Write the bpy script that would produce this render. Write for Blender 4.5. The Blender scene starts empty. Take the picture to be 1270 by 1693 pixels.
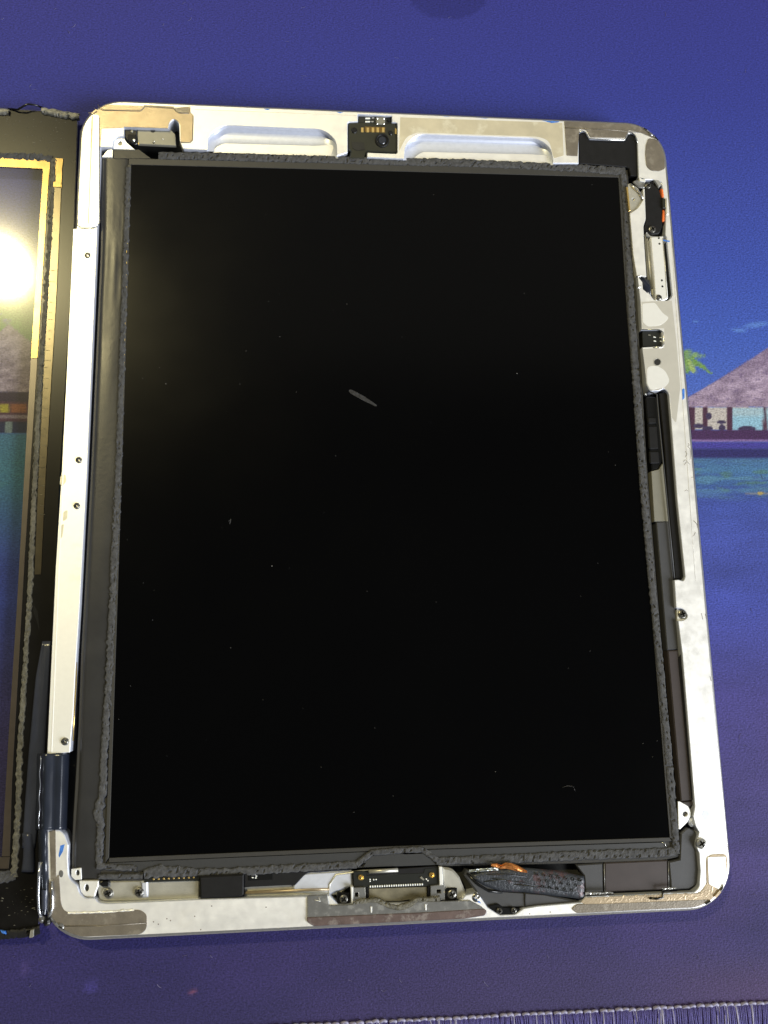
import bpy, bmesh, math, random
import numpy as np
from mathutils import Vector, Matrix, noise
from mathutils.geometry import tessellate_polygon
random.seed(7)
sc = bpy.context.scene
# ------------------------------------------------------------------ camera
RIM = 8.0                      # height of the tablet's rim above the desk mat, mm
RV = Vector((-0.189, 0.0967, 0.0116)); T = Vector((1.8909, 8.8535, -250.3783))
FPX, CX, CY, IW, IH = 1421.66, 635.0, 846.5, 1270.0, 1693.0
R3 = Matrix.Rotation(RV.length, 3, RV.normalized())
RT = R3.transposed()
CAM = -(RT @ T) + Vector((0, 0, RIM))
cam = bpy.data.cameras.new("camera"); cam_ob = bpy.data.objects.new("camera", cam); sc.collection.objects.link(cam_ob)
cam_ob.matrix_world = Matrix.Translation(CAM * 0.001) @ RT.to_4x4()
cam.sensor_fit = 'VERTICAL'; cam.sensor_height = 24.0; cam.lens = 24.0 * FPX / IH
cam.clip_start = 0.01; cam.clip_end = 50
sc.camera = cam_ob

def P(x, y, z=RIM):
    """the point at height z (mm) of the surveyed position x, y; returns millimetres"""
    d = RT @ Vector(((x - CX) / FPX, -(y - CY) / FPX, -1.0))
    t = (z - CAM.z) / d.z
    return CAM + d * t

# ------------------------------------------------------------------ world and lamps
w = bpy.data.worlds.new("World"); sc.world = w; w.use_nodes = True
w.node_tree.nodes["Background"].inputs[0].default_value = (0.80, 0.88, 1.0, 1)
w.node_tree.nodes["Background"].inputs[1].default_value = 0.10
def area(name, loc, target, size, power, col, shape='DISK', size_y=None):
    l = bpy.data.lights.new(name, 'AREA'); l.shape = shape; l.size = size
    if size_y: l.size_y = size_y
    l.energy = power; l.color = col
    o = bpy.data.objects.new(name, l); sc.collection.objects.link(o)
    o.location = loc; o.rotation_euler = (Vector(target) - Vector(loc)).to_track_quat('-Z', 'Y').to_euler()
    return o
g = P(2, 442, 3.0); dr = (g - CAM).normalized(); dr.z = -dr.z
lamp_loc = (g + dr * 1500) * 0.001
area("ceiling_lamp", lamp_loc, (0, 0, 0), 0.056, 15.5, (1.0, 0.86, 0.44))
area("window_light", (1.20, -0.75, 0.75), (0, 0, 0), 0.7, 48.0, (0.93, 0.96, 1.0), 'RECTANGLE', 0.9)
q0 = P(640, 605, 6.75); q1 = q0 - CAM; y_edge = (q0.y - q1.y / q1.z * 1700) * 0.001
area("added_ceiling_glow", (-0.1, y_edge + 1.1, 1.7), (-0.1, y_edge + 1.1, 0), 3.4, 8.0, (1.0, 0.95, 0.84), 'RECTANGLE', 2.2)  # added unseen panel, placed so its mirror image greys the far part of the display
sc.view_settings.view_transform = 'Standard'; sc.view_settings.look = 'None'
sc.view_settings.exposure = 0.0; sc.view_settings.gamma = 1.0

# ------------------------------------------------------------------ materials
def lin(c):
    c = c / 255.0
    return c / 12.92 if c <= 0.04045 else ((c + 0.055) / 1.055) ** 2.4
def material(name, col, rough=0.5, metal=0.0, spec=0.5, var=0.0, vscale=400, bump=0.0, bscale=3000, stain=None, sscale=60, samt=0.5, rvar=0.0, coat=0.0):
    m = bpy.data.materials.new(name); m.use_nodes = True
    nt = m.node_tree; b = nt.nodes["Principled BSDF"]
    b.inputs["Base Color"].default_value = (*col, 1); b.inputs["Roughness"].default_value = rough
    b.inputs["Metallic"].default_value = metal; b.inputs["Specular IOR Level"].default_value = spec
    b.inputs["Coat Weight"].default_value = coat; b.inputs["Coat Roughness"].default_value = 0.08
    tc = nt.nodes.new("ShaderNodeTexCoord")
    def nz(scale, detail=4, rgh=0.6):
        n = nt.nodes.new("ShaderNodeTexNoise"); n.inputs["Scale"].default_value = scale
        n.inputs["Detail"].default_value = detail; n.inputs["Roughness"].default_value = rgh
        nt.links.new(tc.outputs["Object"], n.inputs["Vector"]); return n
    last = None
    if var:
        n = nz(vscale); r = nt.nodes.new("ShaderNodeMapRange")
        r.inputs[1].default_value = 0.3; r.inputs[2].default_value = 0.7
        r.inputs[3].default_value = 1 - var; r.inputs[4].default_value = 1 + var
        nt.links.new(n.outputs["Fac"], r.inputs[0])
        mx = nt.nodes.new("ShaderNodeVectorMath"); mx.operation = 'SCALE'
        mx.inputs[0].default_value = col; nt.links.new(r.outputs[0], mx.inputs["Scale"]); last = mx.outputs[0]
    if stain:
        n = nz(sscale, 6, 0.65); r = nt.nodes.new("ShaderNodeMapRange")
        r.inputs[1].default_value = 0.54; r.inputs[2].default_value = 0.62; r.inputs[3].default_value = 0; r.inputs[4].default_value = samt
        nt.links.new(n.outputs["Fac"], r.inputs[0])
        mx = nt.nodes.new("ShaderNodeMix"); mx.data_type = 'RGBA'
        mx.inputs[6].default_value = (*col, 1)
        if last: nt.links.new(last, mx.inputs[6])
        mx.inputs[7].default_value = (*stain, 1); nt.links.new(r.outputs[0], mx.inputs[0]); last = mx.outputs[2]
    if last: nt.links.new(last, b.inputs["Base Color"])
    if rvar:
        n = nz(vscale * 0.5); r = nt.nodes.new("ShaderNodeMapRange")
        r.inputs[1].default_value = 0.3; r.inputs[2].default_value = 0.7
        r.inputs[3].default_value = max(0.02, rough - rvar); r.inputs[4].default_value = rough + rvar
        nt.links.new(n.outputs["Fac"], r.inputs[0]); nt.links.new(r.outputs[0], b.inputs["Roughness"])
    if bump:
        n = nz(bscale, 3); bp = nt.nodes.new("ShaderNodeBump"); bp.inputs["Strength"].default_value = bump
        bp.inputs["Distance"].default_value = 0.0003
        nt.links.new(n.outputs["Fac"], bp.inputs["Height"]); nt.links.new(bp.outputs[0], b.inputs["Normal"])
    return m
M = {}
M['rim'] = material("anodised_aluminium", (0.86, 0.855, 0.84), 0.42, 0.55, 0.5, var=0.025, vscale=500, bump=0.08, bscale=5000, stain=(0.76, 0.72, 0.63), sscale=45, samt=0.2, rvar=0.08)
M['side'] = material("brushed_side_aluminium", (0.50, 0.49, 0.48), 0.30, 0.85, 0.5, var=0.08, vscale=900)
M['strip'] = material("white_steel_strip", (0.88, 0.88, 0.86), 0.40, 0.5, 0.5, var=0.02, vscale=700, stain=(0.74, 0.71, 0.62), sscale=60, samt=0.3)
M['bare'] = material("milled_aluminium", (0.60, 0.63, 0.72), 0.42, 0.45, 0.5, var=0.05, vscale=800)
M['floor_alu'] = material("dull_inner_aluminium", (0.46, 0.45, 0.40), 0.4, 0.55, 0.5, var=0.12, vscale=300, bump=0.1)
M['beige'] = material("beige_grounding_foil", (0.42, 0.335, 0.225), 0.36, 0.5, 0.5, var=0.10, vscale=250, bump=0.15, bscale=2500, stain=(0.34, 0.27, 0.18), sscale=150, samt=0.5)
M['brownfoil'] = material("brown_grey_foil", (0.21, 0.185, 0.15), 0.38, 0.5, 0.5, var=0.15, vscale=350, bump=0.2, bscale=2500, stain=(0.35, 0.32, 0.27), sscale=300, samt=0.5)
M['greybracket'] = material("worn_grey_bracket", (0.22, 0.22, 0.215), 0.34, 0.6, 0.5, var=0.15, vscale=350, bump=0.15, stain=(0.45, 0.45, 0.43), sscale=350, samt=0.45)
M['redbracket'] = material("worn_reddish_bracket_edge", (0.13, 0.095, 0.088), 0.38, 0.4, 0.5, var=0.2, vscale=350, bump=0.2, stain=(0.33, 0.30, 0.28), sscale=260, samt=0.5)
M['cavity'] = material("dark_cavity", (0.018, 0.018, 0.017), 0.6, 0, 0.3, var=0.2)
M['black'] = material("matte_black_tape", (0.010, 0.010, 0.011), 0.55, 0, 0.16, var=0.15, vscale=500, bump=0.1)
M['gloss'] = material("glossy_black_plastic", (0.006, 0.006, 0.006), 0.25, 0, 0.4, var=0.1)
M['pcb'] = material("black_circuit_board", (0.012, 0.013, 0.011), 0.35, 0, 0.5)
M['olive'] = material("dark_olive_moulding", (0.018, 0.019, 0.013), 0.4, 0, 0.4, var=0.15)
M['battery'] = material("charcoal_battery_wrap", (0.042, 0.043, 0.047), 0.5, 0, 0.4, var=0.06, bump=0.1, bscale=4000)
M['battery2'] = material("brown_black_battery_wrap", (0.046, 0.038, 0.038), 0.34, 0, 0.5, var=0.10, vscale=250)
M['greyplate'] = material("taupe_plate", (0.20, 0.195, 0.165), 0.4, 0.2, 0.5, var=0.05)
M['tape'] = material("grey_cloth_tape", (0.024, 0.024, 0.025), 0.34, 0, 0.3, var=0.10, vscale=120, bump=0.1, bscale=600, rvar=0.06)
M['foam'] = material("charcoal_foam", (0.055, 0.056, 0.060), 0.85, 0, 0.25, var=0.4, vscale=700, bump=0.35, bscale=3000)
M['frame'] = material("lcd_steel_bezel", (0.040, 0.039, 0.037), 0.42, 0.0, 0.22, var=0.05)
M['backband'] = material("lcd_driver_tape", (0.034, 0.035, 0.037), 0.42, 0, 0.4, var=0.05, vscale=900)
M['display'] = material("black_lcd_surface", (0.0010, 0.0010, 0.0011), 0.18, 0, 0.11, vscale=28, rvar=0.035)
M['steel'] = material("bright_steel", (0.72, 0.71, 0.66), 0.22, 0.9, 0.5)
M['screw'] = material("dark_steel_screw", (0.17, 0.165, 0.15), 0.3, 0.8, 0.5)
M['brass'] = material("brass", (0.75, 0.53, 0.18), 0.25, 0.9, 0.5)
M['gold'] = material("gold_contacts", (0.70, 0.50, 0.18), 0.3, 0.7, 0.5)
M['copper'] = material("copper_foil", (0.62, 0.24, 0.07), 0.34, 0.7, 0.5, var=0.3, vscale=600, bump=0.3)
M['amber'] = material("amber_flex", (0.13, 0.075, 0.015), 0.4, 0.2)
M['filmwarm'] = material("tan_adhesive_film", (0.66, 0.60, 0.45), 0.36, 0.5, 0.5, var=0.10, vscale=150, stain=(0.80, 0.76, 0.62), sscale=110, samt=0.7)
M['silverfoil'] = material("crumpled_silver_foil", (0.65, 0.68, 0.68), 0.3, 0.7, 0.5, bump=0.8, bscale=1800)
M['orange'] = material("orange_rubber", (0.75, 0.16, 0.03), 0.45, 0, 0.5)
M['white'] = material("white_print", (0.72, 0.74, 0.74), 0.6, 0, 0.3)
M['blue_ink'] = material("blue_ink", (0.05, 0.17, 0.55), 0.5, 0, 0.3, var=0.3, vscale=900)
M['pencil'] = material("grey_scratch", (0.20, 0.18, 0.17), 0.6, 0, 0.3)
M['border'] = material("black_glass_border", (0.007, 0.0065, 0.006), 0.25, 0, 0.17, var=0.2, vscale=200, coat=0.0)
M['trace'] = material("tan_trace_band", (0.17, 0.12, 0.048), 0.24, 0.85, 0.5, var=0.15, vscale=300)
M['trace2'] = material("tan_strip", (0.065, 0.054, 0.034), 0.25, 0.6, 0.5, var=0.15, vscale=300)
M['inner'] = material("dim_trace_band", (0.060, 0.048, 0.036), 0.30, 0.3, 0.5, var=0.1)
M['residue'] = material("grey_adhesive_residue", (0.10, 0.095, 0.075), 0.6, 0.1, 0.4, var=0.5, vscale=900, bump=0.9, bscale=2600)
M['chips'] = material("chipped_frame_plastic", (0.16, 0.155, 0.13), 0.45, 0.1, 0.5, var=0.5, vscale=700, bump=0.8, bscale=1500)
M['film'] = material("blue_black_flex_film", (0.016, 0.020, 0.032), 0.22, 0.2, 0.9, var=0.2, vscale=80)
M['bluefilm'] = material("slate_blue_film", (0.042, 0.048, 0.078), 0.24, 0, 0.5, var=0.12, vscale=150)
M['polish'] = material("polished_edge_and_glint", (0.75, 0.77, 0.82), 0.12, 0.9, 0.5)
M['dust'] = material("dust_speck", (0.20, 0.195, 0.19), 0.8, 0, 0.2)
M['streak'] = material("thin_streak", (0.018, 0.019, 0.024), 0.45, 0, 0.3, var=0.6, vscale=900)
M['thread'] = material("indigo_thread", (0.050, 0.040, 0.18), 0.55, 0, 0.4, var=0.4, vscale=1200, bump=0.4)
M['thread2'] = material("pale_lilac_thread", (0.24, 0.23, 0.34), 0.5, 0, 0.4, var=0.3, vscale=900)
M['table'] = material("pale_table_top", (0.55, 0.53, 0.47), 0.5, 0, 0.4, var=0.08, vscale=60)
M['rubber'] = material("black_mat_underside", (0.02, 0.02, 0.022), 0.8)
# thin glass: see-through with a Fresnel mirror layer and a faint greasy haze
gm = bpy.data.materials.new("touch_glass"); gm.use_nodes = True; nt = gm.node_tree
for n in list(nt.nodes):
    if n.type != 'OUTPUT_MATERIAL': nt.nodes.remove(n)
out = [n for n in nt.nodes if n.type == 'OUTPUT_MATERIAL'][0]
tr = nt.nodes.new("ShaderNodeBsdfTransparent"); tr.inputs[0].default_value = (0.93, 0.94, 0.90, 1)
g1 = nt.nodes.new("ShaderNodeBsdfGlossy"); g1.inputs["Roughness"].default_value = 0.07
g2 = nt.nodes.new("ShaderNodeBsdfGlossy"); g2.inputs["Roughness"].default_value = 0.20
mg = nt.nodes.new("ShaderNodeMixShader"); mg.inputs[0].default_value = 0.16
fr = nt.nodes.new("ShaderNodeFresnel"); fr.inputs[0].default_value = 1.6
mm = nt.nodes.new("ShaderNodeMixShader")
nt.links.new(g1.outputs[0], mg.inputs[1]); nt.links.new(g2.outputs[0], mg.inputs[2])
geo = nt.nodes.new('ShaderNodeNewGeometry'); fm = nt.nodes.new('ShaderNodeMath'); fm.operation = 'SUBTRACT'; fm.use_clamp = True
nt.links.new(fr.outputs[0], fm.inputs[0]); nt.links.new(geo.outputs['Backfacing'], fm.inputs[1])
nt.links.new(fm.outputs[0], mm.inputs[0]); nt.links.new(tr.outputs[0], mm.inputs[1]); nt.links.new(mg.outputs[0], mm.inputs[2])
nt.links.new(mm.outputs[0], out.inputs[0]); M['glass'] = gm
# printed cloth: the print comes from a colour attribute, the weave from nodes
pm = bpy.data.materials.new("printed_cloth"); pm.use_nodes = True; nt = pm.node_tree; b = nt.nodes["Principled BSDF"]
b.inputs["Roughness"].default_value = 0.72; b.inputs["Specular IOR Level"].default_value = 0.25
at_ = nt.nodes.new("ShaderNodeAttribute"); at_.attribute_name = "print"
tc = nt.nodes.new("ShaderNodeTexCoord")
n1 = nt.nodes.new("ShaderNodeTexNoise"); n1.inputs["Scale"].default_value = 1900; n1.inputs["Detail"].default_value = 2
nt.links.new(tc.outputs["Object"], n1.inputs["Vector"])
mp = nt.nodes.new("ShaderNodeMapping"); mp.inputs["Scale"].default_value = (1100, 3000, 1); mp.inputs["Rotation"].default_value = (0, 0, 0.03)
nt.links.new(tc.outputs["Object"], mp.inputs["Vector"])
n2 = nt.nodes.new("ShaderNodeTexNoise"); n2.inputs["Scale"].default_value = 1; n2.inputs["Detail"].default_value = 2
nt.links.new(mp.outputs[0], n2.inputs["Vector"])
ad = nt.nodes.new("ShaderNodeMath"); ad.operation = 'ADD'
nt.links.new(n1.outputs["Fac"], ad.inputs[0]); nt.links.new(n2.outputs["Fac"], ad.inputs[1])
r = nt.nodes.new("ShaderNodeMapRange"); r.inputs[1].default_value = 0.65; r.inputs[2].default_value = 1.35; r.inputs[3].default_value = 0.6; r.inputs[4].default_value = 1.4
nt.links.new(ad.outputs[0], r.inputs[0])
sclr = nt.nodes.new("ShaderNodeVectorMath"); sclr.operation = 'SCALE'
nt.links.new(at_.outputs["Color"], sclr.inputs[0]); nt.links.new(r.outputs[0], sclr.inputs["Scale"])
nt.links.new(sclr.outputs[0], b.inputs["Base Color"])
bp = nt.nodes.new("ShaderNodeBump"); bp.inputs["Strength"].default_value = 0.6; bp.inputs["Distance"].default_value = 0.0002
nt.links.new(ad.outputs[0], bp.inputs["Height"]); nt.links.new(bp.outputs[0], b.inputs["Normal"])
M['print'] = pm

# ------------------------------------------------------------------ building helpers (all in millimetres)
ROOTS = {}
def empty(name, loc, label, cat, group=None):
    o = bpy.data.objects.new(name, None); sc.collection.objects.link(o); o.empty_display_size = 0.01
    o.location = Vector(loc) * 0.001; o['label'] = label; o['category'] = cat
    if group: o['group'] = group
    return o
def worldloc(o):
    v = Vector((0, 0, 0))
    while o: v += o.location; o = o.parent
    return v
def link(name, me, parent, loc=None):
    o = bpy.data.objects.new(name, me); sc.collection.objects.link(o)
    if parent is not None:
        o.parent = parent
        o.location = (Vector(loc) * 0.001 if loc is not None else Vector((0, 0, 0))) - worldloc(parent)
    elif loc is not None: o.location = Vector(loc) * 0.001
    return o
def mesh(name, verts, faces, mats, parent, mi=None, smooth=False, loc=None):
    me = bpy.data.meshes.new(name)
    me.from_pydata([tuple(Vector(v) * 0.001) for v in verts], [], faces)
    for m in (mats if isinstance(mats, (list, tuple)) else [mats]): me.materials.append(M[m])
    if mi: me.polygons.foreach_set("material_index", mi)
    if smooth: me.polygons.foreach_set("use_smooth", [True] * len(me.polygons))
    me.update()
    bm = bmesh.new(); bm.from_mesh(me); bmesh.ops.recalc_face_normals(bm, faces=bm.faces); bm.to_mesh(me); bm.free()
    return link(name, me, parent, loc)
def fillet(pts, r=0, n=5):
    """round the corners of an outline; an entry may carry its own radius"""
    q = []
    N = len(pts)
    for i in range(N):
        p = Vector(pts[i][:2]); rr = pts[i][2] if len(pts[i]) > 2 else r
        if rr <= 0: q.append(tuple(p)); continue
        a = Vector(pts[i - 1][:2]) - p; c = Vector(pts[(i + 1) % N][:2]) - p
        if a.length < 1e-6 or c.length < 1e-6: continue
        d = min(rr, a.length * 0.49, c.length * 0.49)
        s = p + a.normalized() * d; e = p + c.normalized() * d
        for k in range(n + 1):
            t = k / n
            q.append(tuple(s * (1 - t) ** 2 + p * 2 * t * (1 - t) + e * t * t))
    return q
def area2(p):
    return sum(p[i - 1][0] * p[i][1] - p[i][0] * p[i - 1][1] for i in range(len(p)))
def offset(pts, d):
    """shift a counter-clockwise outline inward by d"""
    n = len(pts); o = []
    for i in range(n):
        a = Vector(pts[i - 1][:2]); p = Vector(pts[i][:2]); c = Vector(pts[(i + 1) % n][:2])
        e1 = (p - a); e2 = (c - p)
        if e1.length < 1e-7 or e2.length < 1e-7: o.append(tuple(p)); continue
        n1 = Vector((-e1.y, e1.x)).normalized(); n2 = Vector((-e2.y, e2.x)).normalized()
        m = n1 + n2
        if m.length < 0.3: m = n1
        m = m.normalized(); k = d / max(0.5, m.dot(n1))
        o.append(tuple(p + m * k))
    return o
def slab_xy(name, outer, zt, zb, mat, parent, holes=(), bev=0.1, hole_floor=None, sub=None, loc=None, side=None):
    """a plate with chamfered rim and optional holes; outlines in mm"""
    outer = list(outer)
    if area2(outer) < 0: outer.reverse()
    hs = []
    for h in holes:
        h = list(h)
        if area2(h) > 0: h.reverse()
        hs.append(h)
    V = []; F = []; MI = []
    bev = min(bev, (zt - zb) * 0.45)
    tops = []
    for lp in [outer] + hs:
        t = offset(lp, bev) if bev > 0 else [tuple(p[:2]) for p in lp]
        n = len(lp); b0 = len(V)
        V += [(p[0], p[1], zt) for p in t]
        V += [(p[0], p[1], zt - bev) for p in lp]
        V += [(p[0], p[1], zb) for p in lp]
        for i in range(n):
            j = (i + 1) % n
            F.append((b0 + i, b0 + j, b0 + n + j, b0 + n + i)); MI.append(0)
            F.append((b0 + n + i, b0 + n + j, b0 + 2 * n + j, b0 + 2 * n + i)); MI.append(1 if side else 0)
        tops.append((b0, n, t))
    idx = []
    for b0, n, t in tops: idx += list(range(b0, b0 + n))
    tri = tessellate_polygon([[Vector((p[0], p[1], 0)) for p in t] for _, _, t in tops])
    for a in tri:
        F.append(tuple(idx[k] for k in a)); MI.append(0)
    # underside
    idx2 = []
    for b0, n, t in tops: idx2 += list(range(b0 + 2 * n, b0 + 3 * n))
    for a in tri:
        F.append(tuple(idx2[k] for k in reversed(a))); MI.append(0)
    return mesh(name, V, F, [mat, side] if side else mat, parent, mi=MI, loc=loc)
def subdiv(p, L=5.0):
    q = []
    for i in range(len(p)):
        a = Vector(p[i]); c = Vector(p[(i + 1) % len(p)]); n = max(1, int((c - a).length / L))
        q += [tuple(a.lerp(c, k / n)) for k in range(n)]
    return q
def S(name, parent, pts, zt, zb, mat, holes=(), r=0, bev=0.1, side=None, hr=0):
    o = [P(x, y, zt)[:2] for x, y in (subdiv(fillet(pts, r)) if name in CLAMPED else fillet(pts, r))]
    if name in CLAMPED: o = [clamp_in(q) for q in o]
    hh = [[P(x, y, zt)[:2] for x, y in fillet(h, hr)] for h in holes]
    return slab_xy(name, o, zt, zb, mat, parent, hh, bev, side=side)
CLAMPED = {'corner_foil', 'corner_foil_leg', 'corner_insert', 'corner_boss', 'corner_cap', 'grounding_foil', 'foil_flap', 'foil_patch', 'bracket_lip', 'brown_edge', 'ink_mark'}
def clamp_in(p, ins=1.0):
    hw, hh, rc = 185.7 / 2, 241.2 / 2, 13.0
    x, y = p; cx = max(-hw + rc, min(hw - rc, x)); cy = max(-hh + rc, min(hh - rc, y))
    v = Vector((x - cx, y - cy)); R_ = rc - ins
    if v.length > R_: v = v.normalized() * R_
    return (cx + v.x, cy + v.y)
def circ(x, y, r, n=16, ry=None, a0=0):
    ry = ry or r
    return [(x + r * math.cos(a0 + 2 * math.pi * k / n), y + ry * math.sin(a0 + 2 * math.pi * k / n)) for k in range(n)]
def stuff(o): o['kind'] = 'stuff'; return o

def ribbon(name, parent, path, z0, h, mat='foam', rag=0.22, step=0.42, lump=0.11, across=7, seed=0.0):
    """a rough strip along path [(x, y, width)] in surveyed units, width too; ragged edges and a pitted top"""
    pts = []
    for (x, y, wd) in path:
        a = P(x, y, z0 + h); c = P(x + wd, y, z0 + h); pts.append((a.x, a.y, (c - a).length))
    res = []
    for i in range(len(pts) - 1):
        a, c = Vector(pts[i]), Vector(pts[i + 1]); L = (a.xy - c.xy).length; n = max(1, int(L / step))
        for k in range(n): res.append(a.lerp(c, k / n))
    res.append(Vector(pts[-1]))
    V = []; F = []
    n = len(res)
    for i, p in enumerate(res):
        d = (res[min(n - 1, i + 1)] - res[max(0, i - 1)]).xy
        if d.length < 1e-6: d = Vector((1, 0))
        d.normalize(); nn = Vector((-d.y, d.x)); wd = p.z
        el = noise.noise(Vector((i * 0.35 + seed, 3.1, seed))) * rag * wd; er = noise.noise(Vector((i * 0.35 + seed, 9.7, seed))) * rag * wd
        el += noise.noise(Vector((i * 1.3 + seed, 13.1, seed))) * rag * wd * 0.5; er += noise.noise(Vector((i * 1.3 + seed, 19.7, seed))) * rag * wd * 0.5
        prof = [(-0.5, 0)] + [(-0.5 + 0.96 * (k + 0.3) / (across - 0.4), 1) for k in range(across)] + [(0.5, 0)]
        for (u, on) in prof:
            off = u * wd + (el if u < 0 else er) * abs(u) * 2
            q = p.xy + nn * off
            zz = z0
            if on:
                zz = z0 + h + (0.5 + 1.4 * noise.noise(Vector((q.x * 0.13, q.y * 0.13, seed + 9)))) * lump * 1.3 * noise.noise(Vector((q.x * 1.6, q.y * 1.6, seed))) + lump * 0.4 * noise.noise(Vector((q.x * 4.1, q.y * 4.1, seed)))
                zz -= h * 0.35 * (abs(u) * 2) ** 4
                if noise.noise(Vector((q.x * 1.1, q.y * 1.1, seed + 50))) > 0.42: zz -= h * 0.45
            V.append((q.x, q.y, max(z0 - 0.02, zz)))
    m = across + 2
    for i in range(n - 1):
        for k in range(m - 1):
            a = i * m + k; F.append((a, a + 1, a + m + 1, a + m))
    o = mesh(name, V, F, mat, parent, smooth=False)
    return o

def tube(name, parent, pts, r, mat, seg=6):
    """a round wire through points in mm"""
    pts = [Vector(p) for p in pts]; V = []; F = []
    for i, p in enumerate(pts):
        d = (pts[min(len(pts) - 1, i + 1)] - pts[max(0, i - 1)]).normalized()
        u = d.cross(Vector((0, 0, 1)));
        if u.length < 1e-3: u = d.cross(Vector((1, 0, 0)))
        u.normalize(); v = d.cross(u)
        for k in range(seg):
            a = 2 * math.pi * k / seg; V.append(p + (u * math.cos(a) + v * math.sin(a)) * r)
    for i in range(len(pts) - 1):
        for k in range(seg):
            F.append((i * seg + k, i * seg + (k + 1) % seg, (i + 1) * seg + (k + 1) % seg, (i + 1) * seg + k))
    F.append(tuple(range(seg))); F.append(tuple(range((len(pts) - 1) * seg, len(pts) * seg)))
    return mesh(name, V, F, mat, parent, smooth=True)

def loft(name, parent, rows, mat, smooth=True, closed=False, thick=0.0):
    """a surface through rows of points (mm); thick > 0 adds a back sheet that far below"""
    n = len(rows[0]); V = [p for r_ in rows for p in r_]; F = []
    R_ = len(rows)
    for i in range(R_ - 1):
        for k in range(n - (0 if closed else 1)):
            a = i * n + k; c = i * n + (k + 1) % n
            F.append((a, c, c + n, a + n))
    if thick:
        b0 = len(V); V += [(p[0], p[1], p[2] - thick) for r_ in rows for p in r_]
        F += [tuple(b0 + q for q in reversed(f)) for f in F]
        for k in range(n - 1):
            F.append((k, k + 1, b0 + k + 1, b0 + k)); a = (R_ - 1) * n + k; F.append((a, a + 1, b0 + a + 1, b0 + a))
        for i in range(R_ - 1):
            a = i * n; F.append((a, a + n, b0 + a + n, b0 + a)); a = i * n + n - 1; F.append((a, a + n, b0 + a + n, b0 + a))
    return mesh(name, V, F, mat, parent, smooth=smooth)

SCREW = {}
def screw(parent, x, y, rpx, z, mat='screw', name='screw', rot=None, dome=0.25):
    """a cross-head screw, its mesh shared by size and metal"""
    c = P(x, y, z); rm = (P(x + rpx, y, z) - c).length
    key = (round(rm, 1), mat)
    if key not in SCREW:
        rr = key[0]; n = 20
        arm, th = rr * 0.62, rr * 0.17
        cross = [(arm, -th), (arm, th), (th, th), (th, arm), (-th, arm), (-th, th), (-arm, th), (-arm, -th), (-th, -th), (-th, -arm), (th, -arm), (th, -th)]
        rings = [(rr, -0.8), (rr, -0.22), (rr * 0.93, -0.08), (rr * 0.8, 0.0)]
        V = []; F = []
        for (q, zz) in rings: V += [(q * math.cos(2 * math.pi * k / n), q * math.sin(2 * math.pi * k / n), zz) for k in range(n)]
        for i in range(len(rings) - 1):
            for k in range(n): F.append((i * n + k, i * n + (k + 1) % n, (i + 1) * n + (k + 1) % n, (i + 1) * n + k))
        t0 = (len(rings) - 1) * n; c0 = len(V)
        V += [(a, b_, rr * 0.16) for a, b_ in cross]; V += [(a * 0.8, b_ * 0.8, -0.45) for a, b_ in cross]
        outer = [Vector((V[t0 + k][0], V[t0 + k][1], 0)) for k in range(n)]
        idx = list(range(t0, t0 + n)) + list(range(c0, c0 + 12))
        for t in tessellate_polygon([outer, [Vector((a, b_, 0)) for a, b_ in reversed(cross)]]):
            F.append(tuple((idx[k] if k < n else c0 + 11 - (k - n)) for k in t))
        for k in range(12): F.append((c0 + k, c0 + (k + 1) % 12, c0 + 12 + (k + 1) % 12, c0 + 12 + k))
        F.append(tuple(range(c0 + 12, c0 + 24)))
        me = bpy.data.meshes.new(name); me.from_pydata([tuple(Vector(v) * 0.001) for v in V], [], F); me.materials.append(M[mat]); me.materials.append(M['cavity'])
        for f_ in list(me.polygons)[-13:]: f_.material_index = 1  # recess faces near-black: shade put into the colour for contrast
        bm = bmesh.new(); bm.from_mesh(me); bmesh.ops.recalc_face_normals(bm, faces=bm.faces); bm.to_mesh(me); bm.free()
        SCREW[key] = me
    o = link(name, SCREW[key], parent, c)
    o.rotation_euler = (0, 0, random.uniform(0, 1.5) if rot is None else rot)
    return o

# ================================================================== TABLE AND DESK MAT
tb = slab_xy("table_top", [(-500, -420), (500, -420), (500, 420), (-500, 420)], -3.2, -30, 'table', None, bev=1.0)
tb['kind'] = 'structure'

mat_root = empty("desk_mat", (0, 0, -3), "cloth desk mat printed with blue sky, thatched huts and sea, under the opened tablet", "desk mat")
def proj_px(X, Y):
    """world mm (arrays) on the mat plane back to the survey grid"""
    A = np.array(R3); t = np.array(T)
    p = np.stack([X, Y, np.full_like(X, -RIM)], -1) @ A.T + t
    return CX + FPX * p[..., 0] / -p[..., 2], CY - FPX * p[..., 1] / -p[..., 2]
def vnoise(x, y, seed=0):
    xi = np.floor(x).astype(int); yi = np.floor(y).astype(int); fx = x - xi; fy = y - yi
    def h(a, b_):
        n = (a * 374761393 + b_ * 668265263 + seed * 974711) & 0x7fffffff
        n = ((n ^ (n >> 13)) * 1274126177) & 0x7fffffff
        return ((n ^ (n >> 16)) & 0xffff) / 65535.0
    sx = fx * fx * (3 - 2 * fx); sy = fy * fy * (3 - 2 * fy)
    return (h(xi, yi) * (1 - sx) + h(xi + 1, yi) * sx) * (1 - sy) + (h(xi, yi + 1) * (1 - sx) + h(xi + 1, yi + 1) * sx) * sy
def fbm(x, y, seed=0, o=4):
    s = 0; a = 0.5
    for k in range(o): s = s + a * vnoise(x * 2 ** k, y * 2 ** k, seed + k); a *= 0.5
    return s / (1 - 0.5 ** o)
def ramp(y, stops):
    ys = [s[0] for s in stops]
    return np.stack([np.interp(y, ys, [s[1][c] for s in stops]) for c in range(3)], -1)
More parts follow.
